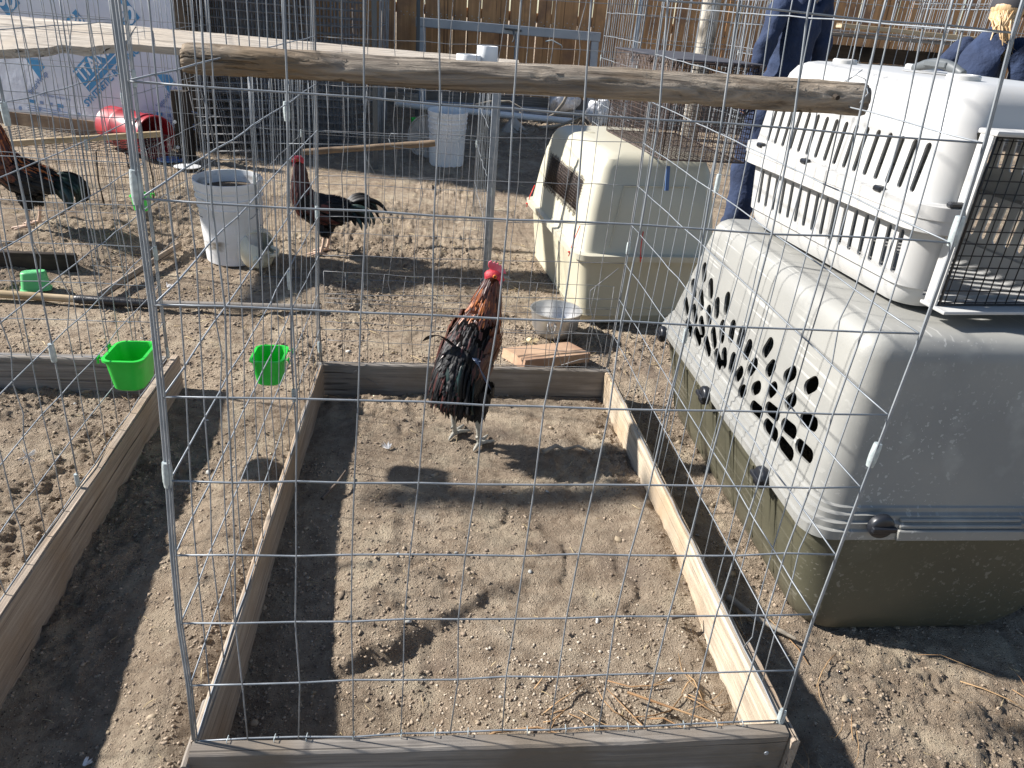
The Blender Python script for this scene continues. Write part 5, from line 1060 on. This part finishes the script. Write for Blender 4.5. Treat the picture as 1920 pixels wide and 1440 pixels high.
# ------------------------------------------------------------------ people
def person(label, loc, rz, J, bones, hair_kind, skin_names=('head', 'hand'), hair_mat=None, cap=False):
    """J : name -> (x,y,z,r) ; one skinned surface"""
    root = thing('person', label, 'person')
    names = list(J); me = bpy.data.meshes.new('body'); me.from_pydata([J[n][:3] for n in names], [(names.index(a), names.index(b)) for a, b in bones], [])
    o = link(bpy.data.objects.new('body', me)); md = o.modifiers.new('k', 'SKIN'); md.use_smooth_shade = True; md.branch_smoothing = .6
    sv = me.skin_vertices[0].data
    for i, n in enumerate(names):
        r = J[n][3]; sv[i].radius = (r, r) if not isinstance(r, tuple) else r; sv[i].use_root = (n == 'pelvis')
    sb = o.modifiers.new('s', 'SUBSURF'); sb.levels = 2; sb.render_levels = 2
    dg = bpy.context.evaluated_depsgraph_get(); dg.update(); nm = bpy.data.meshes.new_from_object(o.evaluated_get(dg)); o.modifiers.clear(); o.data = nm; nm.name = 'body'
    co = np.zeros(len(nm.vertices)*3); nm.vertices.foreach_get('co', co); co = co.reshape(-1, 3)
    # cloth folds
    nrm = np.zeros(len(nm.vertices)*3); nm.vertices.foreach_get('normal', nrm); nrm = nrm.reshape(-1, 3)
    fold = .020*fbm(co[:, 0]*9+co[:, 2]*4, co[:, 2]*11+co[:, 1]*7, 4, 4)+.006*np.sin(co[:, 2]*34+co[:, 0]*14+5*fbm(co[:, 0]*6, co[:, 1]*6+co[:, 2]*3, 2, 8))
    sk = np.zeros(len(co), bool)
    for n in names:
        if n.startswith(skin_names): sk |= (np.linalg.norm(co-np.array(J[n][:3]), axis=1) < 1.25*(J[n][3] if not isinstance(J[n][3], tuple) else max(J[n][3])))
    co = co+nrm*(fold*(~sk))[:, None]
    zz_ = co[:, 2]; pel = J['pelvis'][2]+.08; co = co-nrm*(.012*np.exp(-((zz_-pel)/.025)**2)*(1+.8*np.sin(co[:, 0]*160)))[:, None]*((~sk)[:, None])
    nm.vertices.foreach_set('co', co.ravel()); nm.update()
    nm.materials.clear(); nm.materials.append(M['coverall']); nm.materials.append(M['skin']); nm.materials.append(M['boot'])
    for p in nm.polygons:
        vi = list(p.vertices); z = co[vi, 2].mean(); p.material_index = 1 if sk[vi].all() else (2 if z < .085 else 0); p.use_smooth = True
    setparent(o, root)
    hx, hy, hz, hr = J['head']
    hm = MB(); rings = []
    for i in range(9):
        t = i/8; zz = hz-hr*.25+hr*1.42*t; rr = hr*1.12*math.sqrt(max(.02, 1-((t-.42)/.62)**2)); rings.append([Vector((hx-.012+rr*1.02*math.cos(a)*(1 if math.cos(a) < .3 else .72), hy+rr*.95*math.sin(a), zz)) for a in [2*math.pi*j/20 for j in range(20)]])
    hm.loft(rings); hm.build('hair', hair_mat, root, angle=180)
    if hair_kind == 'long':
        hl = MB()
        for i in range(110):
            a = random.uniform(1.9, 4.4); x0 = hx-.012+hr*1.04*math.cos(a); y0 = hy+hr*.98*math.sin(a); ty = hy-.035+random.gauss(0, .018); tx = hx-hr*1.15+random.gauss(0, .012); ln = random.uniform(1.2, 2.9)
            hl.tube([(x0, y0, hz+hr*random.uniform(-.3, .5)), (lerp((x0, y0, 0), (tx, ty, 0), .6).x-.01, lerp((x0, y0, 0), (tx, ty, 0), .6).y, hz-hr*.45), (tx-.01, ty, hz-hr*.8), (tx+random.gauss(0, .014), ty+random.gauss(-.02, .018), hz-hr*(.8+ln*.5)), (tx+random.gauss(.01, .02), ty+random.gauss(-.03, .03), hz-hr*(.8+ln))], [.004, .0055, .005, .0035, .0008], 5)
        hl.build('hair_strands', M['hair'], root, angle=180)
    # face
    nb = MB(); nb.loft([[Vector((hx+hr*x, hy+hr*w*math.cos(a), hz+hr*z+hr*w*math.sin(a))) for a in [2*math.pi*j/8 for j in range(8)]] for x, w, z in ((.85, .22, -.02), (1.0, .20, -.06), (1.16, .13, -.12), (1.20, .05, -.14))]); nb.build('nose', M['skin'], root, angle=180)
    for sg in (1, -1):
        e_ = MB(); e_.lathe([(.001, 0), (.011, .002), (.008, .006), (.001, .008)], 12, (hx+hr*.88, hy+sg*hr*.36, hz+hr*.08), Matrix.Rotation(math.pi/2, 3, 'Y')); e_.build('eye', M['eye'], root, angle=180)
        e_ = MB(); e_.lathe([(.022, 0), (.024, .006), (.014, .012), (.002, .008)], 12, (hx, hy+sg*hr*.98, hz), Matrix.Rotation(-sg*math.pi/2, 3, 'X')); e_.build('ear', M['skin'], root, angle=180)
    mo = MB(); mo.tube([(hx+hr*.90, hy-.02, hz-hr*.42), (hx+hr*.99, hy, hz-hr*.43), (hx+hr*.90, hy+.02, hz-hr*.42)], .005, 6); mo.build('mouth', M['comb'], root, angle=180)
    if cap:
        c_ = MB(); c_.lathe([(hr*1.16, .0), (hr*1.14, .05), (hr*.8, .085), (.002, .095)], 24, (hx-.008, hy, hz+hr*.35)); c_.build('cap', M['cap'], root, angle=60)
        c_ = MB(); c_.loft([[Vector((hx+hr*(.9+.9*math.cos(a)*(1 if math.cos(a) > 0 else .1)), hy+hr*.85*math.sin(a), hz+hr*.40+dz-.01*math.cos(a))) for a in [2*math.pi*j/20 for j in range(20)]] for dz in (0, .006)]); c_.build('cap_peak', M['cap'], root, angle=60)
    root.location = loc; root.rotation_euler = (0, 0, rz); return root
def fingers(J, bones, w, h, s):
    """adds five fingers beyond joint h (hand) coming from w (wrist)"""
    a = Vector(J[w][:3]); b = Vector(J[h][:3]); d = (b-a).normalized(); side = d.cross(Vector((0, s, 0))).normalized()
    if side.length < .1: side = Vector((1, 0, 0))
    for i, (o_, L_) in enumerate(((-.030, .062), (-.010, .072), (.010, .068), (.028, .054))):
        n1_ = f'hand_f{s}{i}a'; n2_ = f'hand_f{s}{i}b'; n3_ = f'hand_f{s}{i}c'; p = b+side*o_; c = Vector((0, -s, 0))
        J[n1_] = (*(p+d*.012), .0105); J[n2_] = (*(p+d*(.012+L_*.5)+c*.006), .009); J[n3_] = (*(p+d*(.012+L_*.88)+c*.022), .0075); bones += [(h, n1_), (n1_, n2_), (n2_, n3_)]
    p = lerp(a, b, .55); J[f'hand_t{s}a'] = (*(p-side*.034), .011); J[f'hand_t{s}b'] = (*(p-side*.048+d*.036), .009); bones += [(h, f'hand_t{s}a'), (f'hand_t{s}a', f'hand_t{s}b')]
J = dict(pelvis=(0, 0, .90, .150), belly=(.0, 0, 1.02, .135), chest=(-.01, 0, 1.20, .155), neckbase=(-.01, 0, 1.36, .085), neck=(.005, 0, 1.43, .052), head=(.02, 0, 1.54, .085),
         shL=(-.01, .17, 1.33, .072), elL=(.0, .235, 1.08, .055), wrL=(.07, .215, .86, .042), handL=(.10, .205, .80, .034),
         shR=(-.01, -.17, 1.33, .072), elR=(-.03, -.235, 1.08, .055), wrR=(.03, -.225, .86, .042), handR=(.05, -.215, .80, .034),
         hipL=(.0, .095, .83, .108), knL=(.035, .13, .47, .100), anL=(-.02, .17, .12, .092), toL=(.09, .18, .04, .040), hipR=(.0, -.095, .83, .108), knR=(.02, -.12, .47, .100), anR=(-.03, -.13, .12, .092), toR=(.09, -.14, .04, .040))
B_ = [('pelvis', 'belly'), ('belly', 'chest'), ('chest', 'neckbase'), ('neckbase', 'neck'), ('neck', 'head'), ('neckbase', 'shL'), ('shL', 'elL'), ('elL', 'wrL'), ('wrL', 'handL'), ('neckbase', 'shR'), ('shR', 'elR'), ('elR', 'wrR'), ('wrR', 'handR'), ('pelvis', 'hipL'), ('hipL', 'knL'), ('knL', 'anL'), ('anL', 'toL'), ('pelvis', 'hipR'), ('hipR', 'knR'), ('knR', 'anR'), ('anR', 'toR')]
J1 = dict(J); B1 = list(B_); fingers(J1, B1, 'wrL', 'handL', 1); fingers(J1, B1, 'wrR', 'handR', -1)
person('person in navy coveralls with a gathered waist, standing left of the white crate', (2.47, 3.72, .06), R_(115), J1, B1, 'short', hair_mat=M['darkhair'])
J2 = dict(pelvis=(-.05, 0, .78, .150), belly=(-.02, 0, .90, .135), chest=(.06, 0, 1.06, .150), neckbase=(.12, 0, 1.20, .085), neck=(.16, 0, 1.26, .052), head=(.21, 0, 1.355, .088),
          shL=(.11, .17, 1.17, .078), elL=(.16, .25, .94, .060), wrL=(.33, .20, .84, .044), handL=(.40, .19, .82, .034),
          shR=(.11, -.17, 1.17, .078), elR=(.14, -.25, .94, .060), wrR=(.31, -.20, .84, .044), handR=(.38, -.19, .82, .034),
          hipL=(-.02, .095, .72, .108), knL=(.08, .12, .42, .082), anL=(-.04, .13, .10, .072), toL=(.08, .14, .04, .040), hipR=(-.02, -.095, .72, .108), knR=(.08, -.12, .42, .082), anR=(-.04, -.13, .10, .072), toR=(.08, -.14, .04, .040))
B2 = list(B_); fingers(J2, B2, 'wrL', 'handL', 1); fingers(J2, B2, 'wrR', 'handR', -1)
person('blond person in navy coveralls and dark cap bending forward beyond the white crate at right', (3.38, 3.35, .08), R_(30), J2, B2, 'long', hair_mat=M['hair'], cap=True)
# ------------------------------------------------------------------ litter on the ground
OCV = np.array([(1, 0, 0), (0, 1, 0), (-1, 0, 0), (0, -1, 0), (0, 0, 1), (0, 0, -1)], float); OCF = np.array([(0, 1, 4), (1, 2, 4), (2, 3, 4), (3, 0, 4), (1, 0, 5), (2, 1, 5), (3, 2, 5), (0, 3, 5)])
ico_b = bmesh.new(); bmesh.ops.create_icosphere(ico_b, subdivisions=1, radius=1); ICV = np.array([v.co[:] for v in ico_b.verts]); ICF = np.array([[v.index for v in f.verts] for f in ico_b.faces]); ico_b.free()
def scatter_clods(name, P, size, mat, flat=.5, kind='stuff', label=None, oct=False):
    n = len(P); r = rng; ICV, ICF = (OCV, OCF) if oct else (globals()['ICV'], globals()['ICF']); nv = len(ICV)
    V = ICV[None]*(1+1.25*(r.random((n, nv, 1))-.5))*size[:, None, None]*(.7+.6*r.random((n, 1, 3)))
    V[..., 2] *= flat; a = r.random(n)*6.283; ca, sa = np.cos(a)[:, None], np.sin(a)[:, None]
    x = V[..., 0]*ca-V[..., 1]*sa; y = V[..., 0]*sa+V[..., 1]*ca; V = np.stack([x, y, V[..., 2]], -1)+P[:, None, :]
    F = (ICF[None]+nv*np.arange(n)[:, None, None]).reshape(-1, 3)
    me = bpy.data.meshes.new(name); me.vertices.add(n*nv); me.vertices.foreach_set('co', V.reshape(-1).astype(np.float32)); me.loops.add(F.size); me.loops.foreach_set('vertex_index', F.ravel().astype(np.int32)); me.polygons.add(len(F))
    me.polygons.foreach_set('loop_start', np.arange(0, F.size, 3, dtype=np.int32)); me.polygons.foreach_set('loop_total', np.full(len(F), 3, dtype=np.int32)); me.update(); me.validate(); me.materials.append(mat)
    o = link(bpy.data.objects.new(name, me)); tag(o, label, name.replace('_', ' '), kind=kind); return o
def zpts(x, y): return gbase(x, y)+gdetail(x, y)
def rand_pts(n, x0, x1, y0, y1, p=1.6): 
    x = rng.uniform(x0, x1, n); y = y0+(y1-y0)*rng.random(n)**p; return x, y
x, y = rand_pts(190000, -1.6, 2.3, -.42, 3.2, 1.5); k = fbm(x*3, y*3, 3, 200)+.5*fbm(x*11, y*11, 2, 205) > rng.uniform(-.42, .38, len(x)); x = x[k][:105000]; y = y[k][:105000]
s_ = (.0009+.0042*rng.random(len(x))**3.5)*(1+.25*np.clip(y, 0, 3))
scatter_clods('dirt_crumbs', np.stack([x, y, zpts(x, y)+s_*.15], -1), s_, M['crumb'], .62, label='loose crumbs of brown dirt covering the ground', oct=True)
x, y = rand_pts(9000, -1.7, 2.4, -.42, 3.0, 1.4); k = fbm(x*3, y*3, 3, 200) > rng.uniform(-.1, .35, len(x)); x = x[k]; y = y[k]
s_ = .0022+.0050*rng.random(len(x))**3
scatter_clods('dirt_clods', np.stack([x, y, zpts(x, y)+s_*.15], -1), s_, M['pebble'], label='clods of brown dirt lying in patches on the ground')
x, y = rand_pts(700, -1.5, 2.2, -.42, 3.0, 1.3); k = fbm(x*3+5, y*3, 3, 210) > rng.uniform(-.2, .4, len(x)); x = x[k]; y = y[k]; s_ = .004+.008*rng.random(len(x))**2
scatter_clods('dirt_lumps', np.stack([x, y, zpts(x, y)+s_*.1], -1), s_, M['pebble'], label='larger lumps of brown dirt on the ground')
# pale grit, thick at the front right inside the pen
xa, ya = rand_pts(700, -1.6, 2.3, -.42, 3.4); xb = rng.normal(.72, .22, 1500); yb = rng.normal(.16, .10, 1500); kk = (xb > .04) & (xb < 1.0) & (yb > .02) & (yb < .5); x = np.r_[xa, xb[kk]]; y = np.r_[ya, yb[kk]]; s_ = .0010+.0030*rng.random(len(x))**3
scatter_clods('pale_grit', np.stack([x, y, zpts(x, y)+s_*.3], -1), s_, M['stone'], label='pale grit and seed husks scattered over the dirt')
x, y = rand_pts(46, -.9, 2.1, -.38, 2.4, 1.4); s_ = .003+.006*rng.random(len(x))
scatter_clods('droppings', np.stack([x, y, zpts(x, y)+s_*.3], -1), s_, M['dung'], .6, label='white and grey bird droppings on the dirt')
def scatter_sticks(name, x, y, L_, r, mat, label, curve=.25, lift=.004):
    mb = MB()
    for i in range(len(x)):
        a = random.random()*6.283; l = L_[i]; d = Vector((math.cos(a), math.sin(a), 0)); n_ = Vector((-d.y, d.x, 0)); c = random.uniform(-curve, curve)*l; pts = []
        for t in (-.5, -.17, .17, .5):
            p = Vector((x[i], y[i], 0))+d*l*t+n_*c*(1-4*t*t)*.5; pts.append(Vector((p.x, p.y, float(gbase(p.x, p.y))+.006+lift*random.random()+(lift*1.5*abs(t) if random.random() < .3 else 0))))
        mb.tube(pts, [r[i]*.8, r[i], r[i]*.9, r[i]*.4], 3)
    return tag(mb.build(name, mat, None, angle=180, recalc=False), label, name.replace('_', ' '), kind='stuff')
x, y = rand_pts(1500, -2.6, 1.9, 1.7, 7.2, 1.0); scatter_sticks('straw', x, y, rng.uniform(.02, .085, len(x)), rng.uniform(.0008, .0020, len(x)), M['straw'], 'loose straw over the dirt behind the pens')
x, y = rand_pts(420, -1.5, 2.3, -.42, 2.0, 1.2); scatter_sticks('straw_bits', x, y, rng.uniform(.010, .035, len(x)), rng.uniform(.0005, .0010, len(x)), M['straw'], 'short straw bits on the dirt around the nearest pens')
x = np.r_[rng.uniform(1.08, 2.4, 75), rng.uniform(.62, 1.0, 22)]; y = np.r_[rng.uniform(-.42, .42, 75), rng.uniform(.02, .20, 22)]; scatter_sticks('pine_needles', x, y, rng.uniform(.04, .16, len(x)), rng.uniform(.0009, .0021, len(x)), M['needle'], 'long dry pine needles and stems at the lower right', .35, .010)
x, y = rand_pts(260, .9, 2.6, 5.2, 7.3, 1.0); scatter_sticks('twig_litter', x, y, rng.uniform(.06, .25, len(x)), rng.uniform(.002, .006, len(x)), M['twig'], 'twigs and dead leaves heaped near the fence', .3, .05)
# small feathers and a dry leaf
def down_feather(label, x, y, a, L_=.035):
    mb = MB(); z = gz(x, y)+.006
    for i in range(18):
        b_ = a+random.uniform(-.9, .9); feather(mb, (x, y, z), (math.cos(b_), math.sin(b_), random.uniform(0, .5)), (0, 0, 1), L_*random.uniform(.4, 1), .0022, .1, 0, 3, .6)
    return tag(mb.build('feather', M['f_white'], None, smooth=False, recalc=False), label, 'feather')
down_feather('small white feather on the shaded dirt at lower left', -.245, .09, .5, .018); down_feather('curled pale feather lying left of the near rooster feet', .265, 1.10, 2.0, .03); down_feather('pale feather beside the edging board behind the left pen', -.80, 2.45, 1.0)
mb = MB(); z = gz(.80, 2.0)+.012
ring = [(.80+.030*(1+.5*math.sin(5*a))*math.cos(a), 1.93+.026*(1+.5*math.sin(5*a))*math.sin(a), z+.010*math.sin(2*a)) for a in [2*math.pi*j/30 for j in range(30)]]
mb.add([(.80, 1.93, z)]+ring, [(0, i+1, (i+1) % 30+1) for i in range(30)]); tag(mb.build('dry_leaf', M['straw'], None), 'curled dry leaf on the dirt behind the back board', 'leaf')
mb = MB()
for i in range(24):
    a = random.random()*6.28; feather(mb, (-.50, 1.30 if False else .60, .30), (math.cos(a)*.5, math.sin(a), math.sin(a*3)*.5), (1, 0, .2), .02, .002, .2, 0, 3, .6)
tag(mb.build('feather', M['f_white'], None, smooth=False, recalc=False), 'tuft of white down caught on the side wires of the left pen', 'feather')
